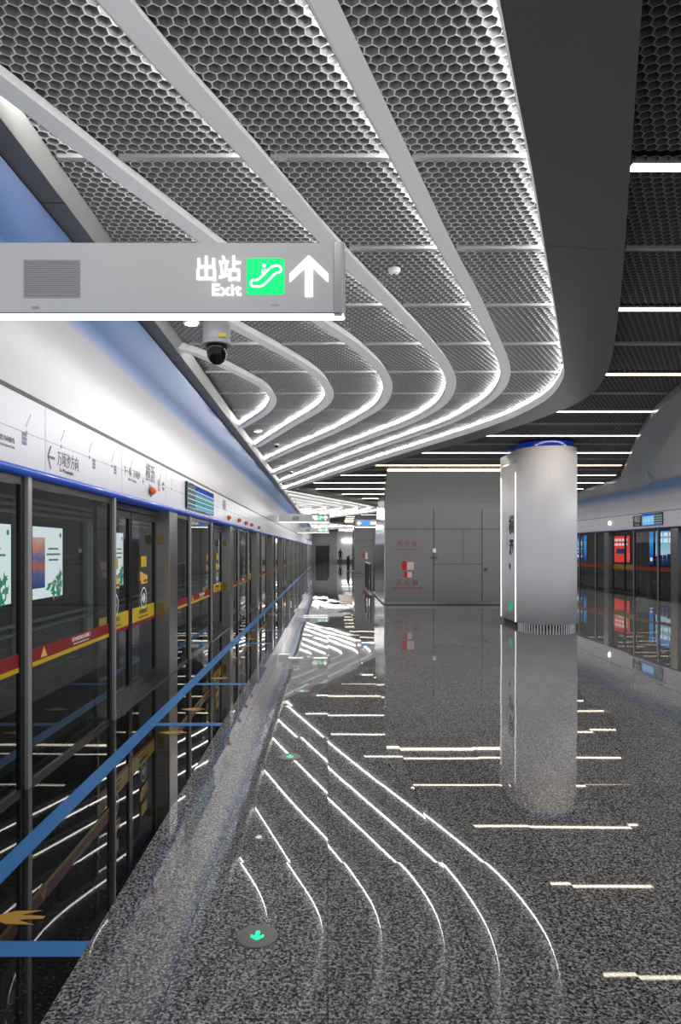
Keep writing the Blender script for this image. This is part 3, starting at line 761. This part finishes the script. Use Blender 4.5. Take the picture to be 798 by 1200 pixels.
# ------------------------------------------------------------------ posters across the tracks
def lposter(Y0, Y1, z0, z1, label):
    X = -5.5
    t = MB().box(X, X + .06, Y0 - .04, Y1 + .04, z0 - .04, z1 + .04).go('lit_poster', M_BLK); prop(t, label, 'poster', 'lit posters across the near track')
    xx = X + .062
    MB().quad((xx, Y0, z0), (xx, Y1, z0), (xx, Y1, z1), (xx, Y0, z1)).go('poster_sheet', M_PW, t)
    w = Y1 - Y0; x2 = xx + .002
    MB().quad((x2, Y0 + .02, z0 + .2), (x2, Y0 + w * .4, z0 + .2), (x2, Y0 + w * .4, z1 - .2), (x2, Y0 + .02, z1 - .2)).go('sunset_picture', M_PSUN, t)
    m_ = MB()
    for k, (a, b) in enumerate(((.5, .85), (.45, .92), (.52, .84))):
        z = z0 + (z1 - z0) * (.68 - .08 * k); m_.quad((x2, Y0 + w * a, z), (x2, Y0 + w * b, z), (x2, Y0 + w * b, z + .04), (x2, Y0 + w * a, z + .04))
    m_.go('text_rows', M_PGREY, t)
    rnd = random.Random(3); lv = MB(); pk = MB()
    for k in range(36):
        cy = Y0 + w * (.45 + .5 * rnd.random() ** .6); cz = z0 + .05 + rnd.random() * .42 * ((cy - Y0) / w); s = .07 + .09 * rnd.random(); a = rnd.random() * PI
        d = Vector((math.cos(a), math.sin(a))) * s; e = Vector((-math.sin(a), math.cos(a))) * s * .35
        tgt = pk if k % 6 == 0 else lv
        tgt.quad(*[(x2 + .001 * (k % 3 + 1), cy + v.x, cz + v.y) for v in (d, e, -d, -e)])
    lv.go('leaf_print', M_PG, t); pk.go('blossom_print', M_PPINK, t)
    MB().lathe([(.05, 0), (.05, .002)], (x2, Y1 - .12, z1 - .14), 12, axis='x').go('leaf_logo', M_PG, t)
for (a, b, lb) in ((9.2, 11.72, 'lit white poster with a sunset strip, cut off by the frame beyond the nearest glass'), (12.55, 14.0, 'lit white poster with sunset picture and green leaves seen through the wide glass screen'), (17.0, 18.15, 'lit white poster seen through the nearest sliding doors'), (22.6, 24.2, 'lit white poster seen through the second fixed screens'), (34, 36, 'lit white poster far down the near track')):
    lposter(a, b, .72, 2.08, lb)
def rposter(Y0, Y1, z0, z1, sheet, label, style):
    X = 15.19
    t = MB().box(X - .06, X, Y0 - .04, Y1 + .04, z0 - .04, z1 + .04).go('lit_poster', M_BLK); prop(t, label, 'poster', 'lit posters across the far track')
    xx = X - .062
    MB().quad((xx, Y0, z0), (xx, Y1, z0), (xx, Y1, z1), (xx, Y0, z1)).go('poster_sheet', sheet, t)
    xx -= .002; w = Y1 - Y0; h = z1 - z0; m_ = MB()
    if style == 'blue':
        for k, (a, b, c, d) in enumerate(((.1, .3, .55, .72), (.36, .46, .6, .66), (.52, .82, .55, .72), (.3, .8, .42, .46), (.3, .7, .3, .33), (.25, .75, .12, .2))):
            m_.quad((xx, Y1 - w * a, z0 + h * c), (xx, Y1 - w * b, z0 + h * c), (xx, Y1 - w * b, z0 + h * d), (xx, Y1 - w * a, z0 + h * d))
        MB().quad((xx, Y1 - .22, z0), (xx, Y1 - .02, z0), (xx, Y1 - .02, z1), (xx, Y1 - .22, z1)).go('cyan_edge', M_PCY, t)
    elif style == 'red':
        for k in range(2):
            for q in range(5): m_.quad((xx, Y1 - w * (.08 + q * .17), z0 + h * (.55 + k * .15)), (xx, Y1 - w * (.2 + q * .17), z0 + h * (.55 + k * .15)), (xx, Y1 - w * (.2 + q * .17), z0 + h * (.63 + k * .15)), (xx, Y1 - w * (.08 + q * .17), z0 + h * (.63 + k * .15)))
        MB().quad((xx, Y1 - w * .25, z0 + h * .28), (xx, Y1 - w * .8, z0 + h * .28), (xx, Y1 - w * .7, z0 + h * .45), (xx, Y1 - w * .3, z0 + h * .45)).go('car_print', M_PDK, t)
    elif style == 'sky':
        for q in range(6): m_.quad((xx, Y1 - w * (.05 + q * .1), z0 + h * .74), (xx, Y1 - w * (.13 + q * .1), z0 + h * .74), (xx, Y1 - w * (.13 + q * .1), z0 + h * .84), (xx, Y1 - w * (.05 + q * .1), z0 + h * .84))
        for q in range(6): m_.quad((xx, Y1 - w * (.05 + q * .1), z0 + h * .58), (xx, Y1 - w * (.13 + q * .1), z0 + h * .58), (xx, Y1 - w * (.13 + q * .1), z0 + h * .69), (xx, Y1 - w * (.05 + q * .1), z0 + h * .69))
        bl = MB(); rnd = random.Random(5)
        for q in range(14):
            a = q / 14; hh = .1 + .2 * rnd.random() + (.35 if q > 10 else 0)
            bl.quad((xx - .001, Y1 - w * a, z0), (xx - .001, Y1 - w * (a + .06), z0), (xx - .001, Y1 - w * (a + .06), z0 + h * hh), (xx - .001, Y1 - w * a, z0 + h * hh))
        bl.go('skyline_print', M_PDK, t)
    else:
        m_.quad((xx, Y1 - w * .2, z0 + h * .1), (xx, Y1 - w * .8, z0 + h * .1), (xx, Y1 - w * .8, z0 + h * .2), (xx, Y1 - w * .2, z0 + h * .2))
    m_.go('text_blocks', M_PW, t)
rposter(26.5, 31.5, .95, 2.7, M_PSKY, 'big lit sky blue poster with city skyline across the far track', 'sky')
rposter(34.2, 36.4, 1.0, 2.55, M_PRED, 'lit red poster across the far track', 'red')
rposter(39.9, 42.6, 1.0, 2.6, M_PBLUE, 'lit royal blue poster beside the white pillar across the far track', 'blue')
rposter(31.72, 32.1, .95, 2.6, M_PBLUE, 'narrow lit blue poster left of the big sky poster', 'plain')
rposter(21.5, 25.5, .95, 2.7, M_PBLUE, 'lit blue poster out past the big sky poster', 'blue')
rposter(14, 18, .95, 2.7, M_PBLUE, 'lit blue poster nearest the camera across the far track', 'blue')

# ------------------------------------------------------------------ exit signs
def exit_sign():
    t = thing('hanging_exit_sign', 'large silver exit sign with green escalator symbol spanning from the fascia, nearest the camera', 'sign', (0, 3.25, 0), 0, 'exit signs')
    x0, x1, z0, z1 = -2.0, .03, 2.772, 3.112
    MB().box(x0, x1, 0, .045, z0, z1).go('sign_body', M_SIGN, t, bevel=.004)
    n = 10; poly = [(x1, -.002), (x1 + .03, 0)] + [(x1 + .03 + .025 * math.sin(a), .022 - .022 * math.cos(a)) for a in [PI * k / n for k in range(1, n)]] + [(x1 + .03, .045), (x1, .045)]
    MB().prism(poly, 'z', z0 - .012, z1 + .004).go('end_cap', M_CHROME if False else mat('cap_silver', (.6, .6, .61), .28, metal=.5), t)
    lp = [(x0, .002), (x1 + .045, .002), (x1 + .052, .022), (x1 + .045, .04), (x0, .04)]
    MB().prism(lp, 'z', z0 - .016, z0 - .0).go('light_strip', M_LEDS, t)
    MB().box(x0, x1 + .03, -.003, .0, z0 - .0005, z0 + .006).go('blue_edge', mat('edge_slate', (.12, .16, .24), .3), t)
    s = 3.25 / F
    def X(px): return (px - VX) * s
    def Z(py): return EYE + (VY - py) * s
    text('chinese_lettering', '出站', (Z(301) - Z(333)), M_GLOWW, t, M_front((X(228) + X(283)) / 2, -.004, Z(317.5)), bold=.0012, sx=.86)
    text('exit_lettering', 'Exit', .078, M_GLOWW, t, M_front(X(265), -.004, Z(340.5)), bold=.0012, sx=1.1, sp=1.08)
    # green tile with rounded corners
    gx0, gx1, gz0, gz1 = X(289), X(333), Z(345.5), Z(303); r = .014; p = []
    for cx, cz, a0 in ((gx1 - r, gz1 - r, 0), (gx0 + r, gz1 - r, 90), (gx0 + r, gz0 + r, 180), (gx1 - r, gz0 + r, 270)):
        for k in range(6): a = math.radians(a0 + 18 * k); p.append((cx + r * math.cos(a), cz + r * math.sin(a)))
    gt = MB().prism(p, 'y', -.004, .0).go('green_tile', M_GREEN, t)
    # escalator pictogram outline
    P = [(299, 336), (306, 336), (324.5, 320), (328, 319.5), (329.5, 316), (327.5, 312.5), (320, 312.5), (301.5, 328.5), (296, 329), (294, 332.5), (296, 335.8)]
    pts = catmull([Vector((X(a), Z(b))) for a, b in P + [P[0]]], .004); m_ = MB(); w = .0045
    for a, b in zip(pts, pts[1:]):
        d = (b - a)
        if d.length < 1e-6: continue
        d.normalize(); nn = Vector((-d.y, d.x)) * w; d = d * .002
        m_.quad(*[(q.x, -.0055, q.y) for q in (a - nn - d, b - nn + d, b + nn + d, a + nn - d)])
    m_.lathe([(.009, 0), (.009, .0015)], (X(309.5), -.007, Z(311.8)), 14, axis='y')
    m_.quad(*[(X(a), -.0055, Z(b)) for a, b in ((307, 325), (307, 316), (312, 316), (312, 321))])
    m_.go('escalator_symbol', M_GLOWW, gt)
    ap = [(362, 299.5), (384.5, 321), (384.5, 331), (366.5, 314), (366.5, 348), (357.5, 348), (357.5, 314), (339.5, 331), (339.5, 321)]
    q = [(X(a), Z(b)) for a, b in ap]
    m_ = MB(); m_.add([(a, -.004, b) for a, b in q], [(0, 3, 4, 5, 6) if False else (0, 1, 2, 3), (0, 3, 6), (3, 4, 5, 6), (0, 6, 7, 8)]); m_.go('arrow', M_GLOWW, t)
    # speaker holes
    sp = MB(); hx0, hx1, hz0, hz1 = X(29), X(93), Z(348), Z(306); nx, nz = 26, 17
    for i in range(nx):
        for j in range(nz):
            cx = hx0 + (i + .5 + (j % 2) * .5 - .25) * (hx1 - hx0) / nx; cz = hz0 + (j + .5) * (hz1 - hz0) / nz; rr = .0032
            sp.add([(cx - rr, -.0012, cz), (cx, -.0012, cz - rr), (cx + rr, -.0012, cz), (cx, -.0012, cz + rr)], [(0, 1, 2, 3)])
    sp.go('speaker_holes', M_GROOVE, t)
    MB().box(hx0 - .006, hx1 + .006, -.001, 0, hz0 - .006, hz1 + .006).go('speaker_panel', mat('sign_silver_dim', (.4, .4, .41), .4, metal=.35), t)
    MB().box(X(37), X(46), -.0015, 0, Z(362), Z(359)).box(X(318), X(327), -.0015, 0, Z(358), Z(357)).go('maker_mark', M_TXL, t)
    return t
ES = exit_sign()
for Y, lb in ((28.0, 'smaller silver exit sign hanging further down the hall beyond the first'), (45.5, 'tiny silver exit sign hanging far down the hall near the end wall')):
    c = copy_tree(ES); c.location = (0, Y, 0); c['label'] = lb

# CCTV camera on the back of the first sign
t = thing('security_camera', 'grey security camera with black dome hanging behind the large exit sign', 'camera', (-.562, 3.46, 2.812))
MB().lathe([(.0, -.005), (.055, -.005), (.065, -.012), (.069, -.03), (.069, -.105), (.075, -.12), (.075, -.128), (.0, -.128)], n=32).go('housing', M_CAMG, t, smooth=False)
MB().lathe([(.055, -.128), (.053, -.15), (.052, -.165), (.047, -.19), (.035, -.21), (.018, -.222), (.002, -.225)], n=32).go('dome', M_CAMB, t, smooth=True)
MB().tube((0, 0, -.005), (0, 0, .12), .014).tube((0, 0, .12), (0, -.150, .12), .014).go('bracket', M_CAMG, t)
MB().box(.02, .055, -.068, -.055, -.105, -.085).go('yellow_label', M_YEL, t)

# blue direction sign by the stair walls
t = thing('direction_sign', 'dark hanging sign with white arrow and blue panel beside the far stair wall', 'sign', (0, 33, 0))
MB().box(1.35, 2.45, 0, .06, 2.74, 3.1).go('sign_body', M_SIGN, t)
MB().box(1.5, 1.53, .02, .05, 3.1, 3.94).box(2.3, 2.33, .02, .05, 3.1, 3.94).go('hanger', M_STEELD, t)
m_ = MB().quad((1.42, -.01, 2.92), (1.52, -.01, 3.02), (1.52, -.01, 2.82)); m_.quad((1.5, -.01, 2.89), (1.62, -.01, 2.89), (1.62, -.01, 2.95), (1.5, -.01, 2.95)); m_.go('arrow', M_GLOWW, t)
MB().quad((1.66, -.01, 2.82), (2.02, -.01, 2.82), (2.02, -.01, 3.03), (1.66, -.01, 3.03)).go('blue_panel', emis('sign_blue', (.05, .25, .9), 1.5), t)
text('lettering', '站台', .17, M_GLOWW, t, M_front(2.22, -.012, 2.92))
MB().box(1.35, 2.45, .0, .05, 2.715, 2.738).go('light_strip', M_LEDS, t)

# ------------------------------------------------------------------ pillar
def stadium(cx, y0, y1, r, n=28):
    p = []
    for k in range(n + 1): a = PI + PI * k / n; p.append((cx + r * math.cos(a), y0 + r * math.sin(a)))
    for k in range(n + 1): a = PI * k / n; p.append((cx + r * math.cos(a), y1 + r * math.sin(a)))
    return p
cx, ya, yb, R = 4.66, 14.6, 15.85, .635
t = MB().prism(stadium(cx, ya, yb, R, 40), 'z', .1, 3.78).go('platform_pillar', M_PIL, smooth=False)
for p_ in t.data.polygons: p_.use_smooth = len(p_.vertices) == 4
prop(t, 'wide white metal clad pillar with blue top and rounded front', 'pillar', kind='thing')
MB().prism(stadium(cx, ya, yb, R - .09), 'z', 0, .1).go('recessed_base', mat('base_dim', (.14, .14, .15), .4, metal=.5), t)
m_ = MB()
for k in range(30):
    a = PI + PI * (k + .5) / 30; r = R - .05; x, y = cx + r * math.cos(a), ya + r * math.sin(a)
    m_.tube((x, y, 0), (x, y, .1), .02, 6)
m_.go('base_fins', M_CHROME, t)
o = MB().prism(stadium(cx, ya + .0, yb, R - .05), 'z', 3.78, 3.9).go('blue_cap', M_CAP, t)
MB().prism(stadium(cx, ya + .05, yb, R - .2), 'z', 3.9, 3.917).go('cap_collar', M_CAP, t)
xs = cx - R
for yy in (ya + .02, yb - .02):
    MB().box(xs - .008, xs + .002, yy - .018, yy + .018, .1, 3.3).go('reflection_edge', mat('reflection_glow', (.9, .9, .92), .3, emit=(1, 1, 1), es=1.3), t)  # edge trims made to glow, painting in their bright reflections
MB().box(xs - .012, xs, ya, yb, 3.52, 3.56).go('top_trim', M_CHROME, t)
for ch, z, cs in (('横', 2.16, .42), ('沥', 1.68, .36)):
    text('station_character', ch, cs, M_TXT, t, M_right(xs - .003, ya + .42, z) if False else Matrix.Translation((xs - .003, ya + .36, z)) @ Matrix(((0, 0, -1, 0), (-1, 0, 0, 0), (0, 1, 0, 0), (0, 0, 0, 1))), bold=.012, sx=1.0)
text('station_latin', 'HENGLI STATION', .07, M_TXT, t, Matrix.Translation((xs - .003, ya + .72, 1.95)) @ Matrix(((0, 0, -1, 0), (-1, 0, 0, 0), (0, 1, 0, 0), (0, 0, 0, 1))) @ Matrix.Rotation(-PI / 2, 4, 'Z'))
MB().lathe([(.07, 0), (.07, -.003)], (xs, ya + .48, 1.28), 16, axis='x').go('round_emblem', mat('emblem_blue', (.05, .06, .15), .5), t)
MB().add([(xs - .004, ya + .25, .36), (xs - .004, ya + .55, .40), (xs - .004, ya + .42, .56), (xs - .004, ya + .5, .28)], [(0, 3, 1), (0, 1, 2)]).go('green_exit_mark', mat('mark_green', (.02, .35, .18), .5, emit=(0, .5, .25), es=.5), t)

# ------------------------------------------------------------------ stair enclosures
def stair_block(Y, x0, x1, label, first):
    t = thing('stair_enclosure', label, 'wall unit', (0, Y, 0), 0, 'grey stair enclosures')
    pr = [(0, .04), (0, 2.85)] + [(-1.1 * (1 - math.cos(a)), 2.85 + 1.05 * math.sin(a)) for a in [PI / 2 * k / 10 for k in range(1, 11)]] + [(1.6, 3.9), (3.6, 2.4), (5.2, .04)]
    o = MB().prism(pr, 'x', x0 + .03, x1).go('enclosure_shell', M_WALLG, t)
    ch = MB().prism(pr, 'x', x0, x0 + .03).go('chrome_side', mat('side_mirror', (.5, .52, .55), .12, metal=1.0), t)
    MB().box(x0, x1, .02, 5, 0, .04).go('plinth', M_STEELD, t)
    MB().box(x0 - .01, x1, -.04, 0, .03, .1).go('skirting', M_STEEL, t)
    sm = MB(); g = .012
    for X in (3.15, 4.59, 6.0):
        if x0 < X < x1: sm.box(X - g, X + g, -.004, .001, .1, 2.85)
    sm.box(x0, x1, -.004, .001, 2.25, 2.27)
    if first:
        sm.box(3.15, 4.59, -.004, .001, 1.21, 1.225); sm.box(4.02, 4.03, -.004, .001, 1.22, 2.25)
    sm.go('panel_seams', M_SEAM, t)
    if first:
        MB().box(3.06, 3.26, -.05, 0, 1.40, 1.44).go('door_latch', M_STEELD, t)
        MB().box(3.13, 3.22, -.012, 0, 1.56, 1.68).go('white_tag', M_TXW, t)
        MB().lathe([(.045, 0), (.045, -.05)], (4.7, 0, 1.06), 14, axis='y').go('door_knob', M_STEELD, t)
        cxx = 2.36; mr = mat('print_red', (.32, .05, .05), .5)
        text('hydrant_lettering', '消 火 栓', .17, mr, t, M_front(cxx, -.004, 1.82)); text('hydrant_latin', 'FIRE HYDRANT', .08, mr, t, M_front(cxx, -.004, 1.65), sx=1.1)
        text('extinguisher_lettering', '灭 火 器', .19, mr, t, M_front(cxx, -.004, .66)); text('extinguisher_latin', 'FIRE EXTINGUISHER', .09, mr, t, M_front(cxx, -.004, .5), sx=1.1)
        text('alarm_lettering', '119', .1, mr, t, M_front(cxx + .02, -.004, 1.42))
        rd = mat('sign_red', (.6, .01, .02), .4); wt = mat('notice_paper', (.62, .5, .47), .5)
        pl = MB().box(cxx - .15, cxx - .02, -.01, 0, 1.04, 1.3).go('red_notice', rd, t); MB().box(cxx - .0, cxx + .2, -.01, 0, 1.05, 1.28).go('paper_notice', wt, t)
        MB().box(cxx - .09, cxx - .0, -.01, 0, .82, .99).go('red_notice', rd, t); MB().box(cxx + .01, cxx + .14, -.01, 0, .82, .99).go('paper_notice', wt, t)
    else:
        rd = mat('sign_red', (.6, .01, .02), .4); wt = mat('notice_white', (.7, .7, .7), .5)
        MB().box(2.4, 2.55, -.01, 0, 1.1, 1.4).go('red_notice', rd, t); MB().box(2.58, 2.75, -.01, 0, 1.0, 1.45).go('paper_notice', wt, t)
        text('hydrant_latin', 'FIRE HYDRANT', .12, mat('print_red', (.32, .05, .05), .5), t, M_front(2.6, -.004, 1.85))
    if first:
        l = MB().box(x0, x1, -1.16, -1.10, 3.86, 3.9).go('top_light_strip', M_LEDW, t)
    return t
stair_block(20.3, 1.68, 6.9, 'big grey panelled stair enclosure behind the white pillar with red fire notices', True)
stair_block(47.0, 1.82, 6.9, 'smaller looking grey stair enclosure with a white notice under the blue direction sign', False)

# railings beside the stairs
def railing(Y0, Y1, X, label, nposts):
    t = thing('stair_railing', label, 'railing', (X, Y0, 0), 0, 'stair railings')
    for k in range(nposts):
        y = (Y1 - Y0) * k / (nposts - 1)
        MB().tube((0, y, 0), (0, y, 1.1), .035).go('post', M_STEELD, t)
    MB().tube((0, 0, 1.1), (0, Y1 - Y0, 1.1), .03).go('handrail', M_STEEL, t)
    MB().box(-.06, .06, -.1, Y1 - Y0 + .1, 0, .07).go('kerb', M_CHROME, t)
    MB().quad((0, .04, .1), (0, Y1 - Y0 - .04, .1), (0, Y1 - Y0 - .04, 1.04), (0, .04, 1.04)).go('glass', M_GLASS, t)
railing(25.8, 29.0, 1.62, 'steel and glass railing behind the first grey stair enclosure', 3)
railing(52.5, 56, 1.6, 'steel and glass railing behind the second grey stair enclosure', 3)
t = MB().tube((1.56, 49.5, 0), (1.56, 49.5, 1.25), .03).lathe([(.12, 0), (.12, .03)], (1.56, 49.5, 0)).go('barrier_post', M_STEELD); prop(t, 'thin dark barrier post standing in front of the far white wall', 'post')

# ------------------------------------------------------------------ end of the hall
prop(MB().box(-2.06, 1.2, 88.5, 89, 0, 4.0).go('wall_end', mat('end_grey', (.3, .3, .31), .4)), kind='structure')
prop(MB().box(1.2, 12, 89.5, 90, 0, 4.0).go('wall_far', M_ENDW), kind='structure')
prop(MB().box(1.2, 12, 89.4, 89.5, 0, .35).go('baseboard_far', M_BEAM), kind='structure')
prop(MB().box(XL - .3, XL, 70, 90, 0, 2.15).go('wall_left_end', mat('end_grey', (.3, .3, .31), .4)), kind='structure')
d = thing('door_1', 'dark glass double doors in the end wall of the hall', 'door', (0, 88.5, 0)); d['kind'] = 'structure'
for a in (-1.6, -.68):
    l = MB().box(a, a + .9, -.06, -.01, .0, 2.15).go('door_leaf', M_BLK, d)
MB().box(-1.7, -1.6, -.08, -.0, 0, 2.2).box(.22, .32, -.08, 0, 0, 2.2).box(-1.7, .32, -.08, 0, 2.15, 2.25).go('frame', M_STEEL, d)
# illuminated panel high on the far wall
t = MB().box(1.9, 3.4, 89.3, 89.4, 2.6, 3.0).go('wall_light_panel', M_LEDS); prop(t, 'small bright panel high on the white far wall', 'light panel')

# person walking far away
def person(x, y):
    me = bpy.data.meshes.new('person')
    J = [((0, 0, .92), .13), ((0, 0, 1.12), .12), ((0, .02, 1.36), .15), ((0, .02, 1.47), .06), ((0, 0, 1.58), .09), ((0, -.01, 1.68), .08),
         ((.19, .02, 1.38), .055), ((.26, .0, 1.12), .042), ((.25, -.08, .9), .034), ((-.19, .02, 1.38), .055), ((-.26, .04, 1.12), .042), ((-.25, -.02, .88), .034),
         ((.1, -.03, .88), .1), ((.11, -.1, .5), .065), ((.1, -.02, .09), .045), ((.1, -.14, .04), .04), ((-.1, .03, .88), .1), ((-.1, .08, .5), .065), ((-.1, .2, .12), .045), ((-.1, .1, .04), .04)]
    E_ = [(0, 1), (1, 2), (2, 3), (3, 4), (4, 5), (2, 6), (6, 7), (7, 8), (2, 9), (9, 10), (10, 11), (0, 12), (12, 13), (13, 14), (14, 15), (0, 16), (16, 17), (17, 18), (18, 19)]
    me.from_pydata([j[0] for j in J], E_, []); o = bpy.data.objects.new('person', me); C.objects.link(o); o.location = (x, y, 0)
    me.materials.append(M_CLOTH)
    s = o.modifiers.new('skin', 'SKIN'); s.use_smooth_shade = True
    for v, j in zip(me.skin_vertices[0].data, J): v.radius = (j[1], j[1])
    me.skin_vertices[0].data[0].use_root = True
    o.modifiers.new('sub', 'SUBSURF').levels = 1
    o.modifiers['sub'].render_levels = 2
    prop(o, 'person in dark clothing walking at the far end of the hall', 'person')
    MB().lathe([(.05, 1.47), (.095, 1.53), (.1, 1.62), (.085, 1.7), (.03, 1.76)], n=16).go('hair', M_CLOTH, o, smooth=True)
    MB().lathe([(.03, 1.52), (.06, 1.56), (.065, 1.63), (.04, 1.67)], (0, -.045, 0), n=12).go('face', M_SKIN, o, smooth=True)
    return o
person(1.55, 84.0)

# ------------------------------------------------------------------ floor markings
o = MB().box(-1.73, -1.615, YB, 70, .0, .0015).go('floor_stripe', M_TAPE); prop(o, 'long blue stripe on the black floor running beside the glass doors', 'floor marking')
for k in range(-1, 9):
    for q, y in enumerate((6.44, 8.37)):
        Y = y + 5.55 * k
        if Y < 2: continue
        o = MB().box(-1.615, -1.0, Y - .055, Y + .055, 0, .0015).go('floor_crossbar', M_TAPE)
        prop(o, f'blue cross line on the black floor at the {["near","far"][q]} edge of the {ordinal(k+1)} door bay', 'floor marking', 'blue floor cross lines')
def arrow(Y, lab):
    x0 = -1.5; z = .0016; m_ = MB()
    P = [(-1.52, 0), (-1.42, .055), (-1.30, .06), (-1.38, .02), (-1.27, .012), (-1.27, -.012), (-1.38, -.02), (-1.29, -.06), (-1.42, -.055)]
    n = len(P)
    m_.add([(0 + x, Y + y, z) for x, y in P], [(0, 8, 6, 3, 1), (1, 3, 2), (3, 6, 5, 4), (6, 8, 7)])
    o = m_.go('floor_arrow', M_YARR); prop(o, lab, 'floor marking', 'ochre floor arrows')
for i, (Y) in enumerate((3.06, 6.15, 7.05, 8.75, 11.7, 12.6, 14.3, 17.3)):
    arrow(Y, f'ochre arrow on the black floor pointing at the doors, {ordinal(i)} from the camera')
for i, (Y) in enumerate((2.91, 5.43, 7.95, 10.45, 12.95, 15.45, 17.95)):
    t = MB().lathe([(.088, 0), (.088, .003), (.084, .0045)], n=40).go('floor_guide_disc', M_DISC, loc=(-.3, Y, 0)); prop(t, f'round steel floor disc with green arrow set in the granite, {ordinal(i)} from the camera', 'floor disc', 'floor guide discs')
    MB().add([(a, b, .0056) for a, b in ((0, -.036), (.028, -.012), (.028, .008), (.009, -.005), (.009, .035), (-.009, .035), (-.009, -.005), (-.028, .008), (-.028, -.012))], [(0, 1, 3, 6, 8), (1, 2, 3), (3, 4, 5, 6), (6, 7, 8)]).go('green_arrow', M_GREENL, t)

# ------------------------------------------------------------------ light and rendering look
w = bpy.data.worlds.new('world'); SC.world = w; w.use_nodes = True
w.node_tree.nodes['Background'].inputs[0].default_value = (.9, .93, 1, 1)
w.node_tree.nodes['Background'].inputs[1].default_value = .5
SC.view_settings.view_transform = 'Standard'
SC.view_settings.look = 'None'
SC.view_settings.exposure = 0.13
SC.cycles.use_denoising = True
SC.cycles.use_fast_gi = True
SC.cycles.fast_gi_method = 'ADD'
w.light_settings.ao_factor = .31
w.light_settings.distance = 1.2
SC.cycles.max_bounces = 10
SC.cycles.transparent_max_bounces = 16
SC.cycles.sample_clamp_indirect = 6
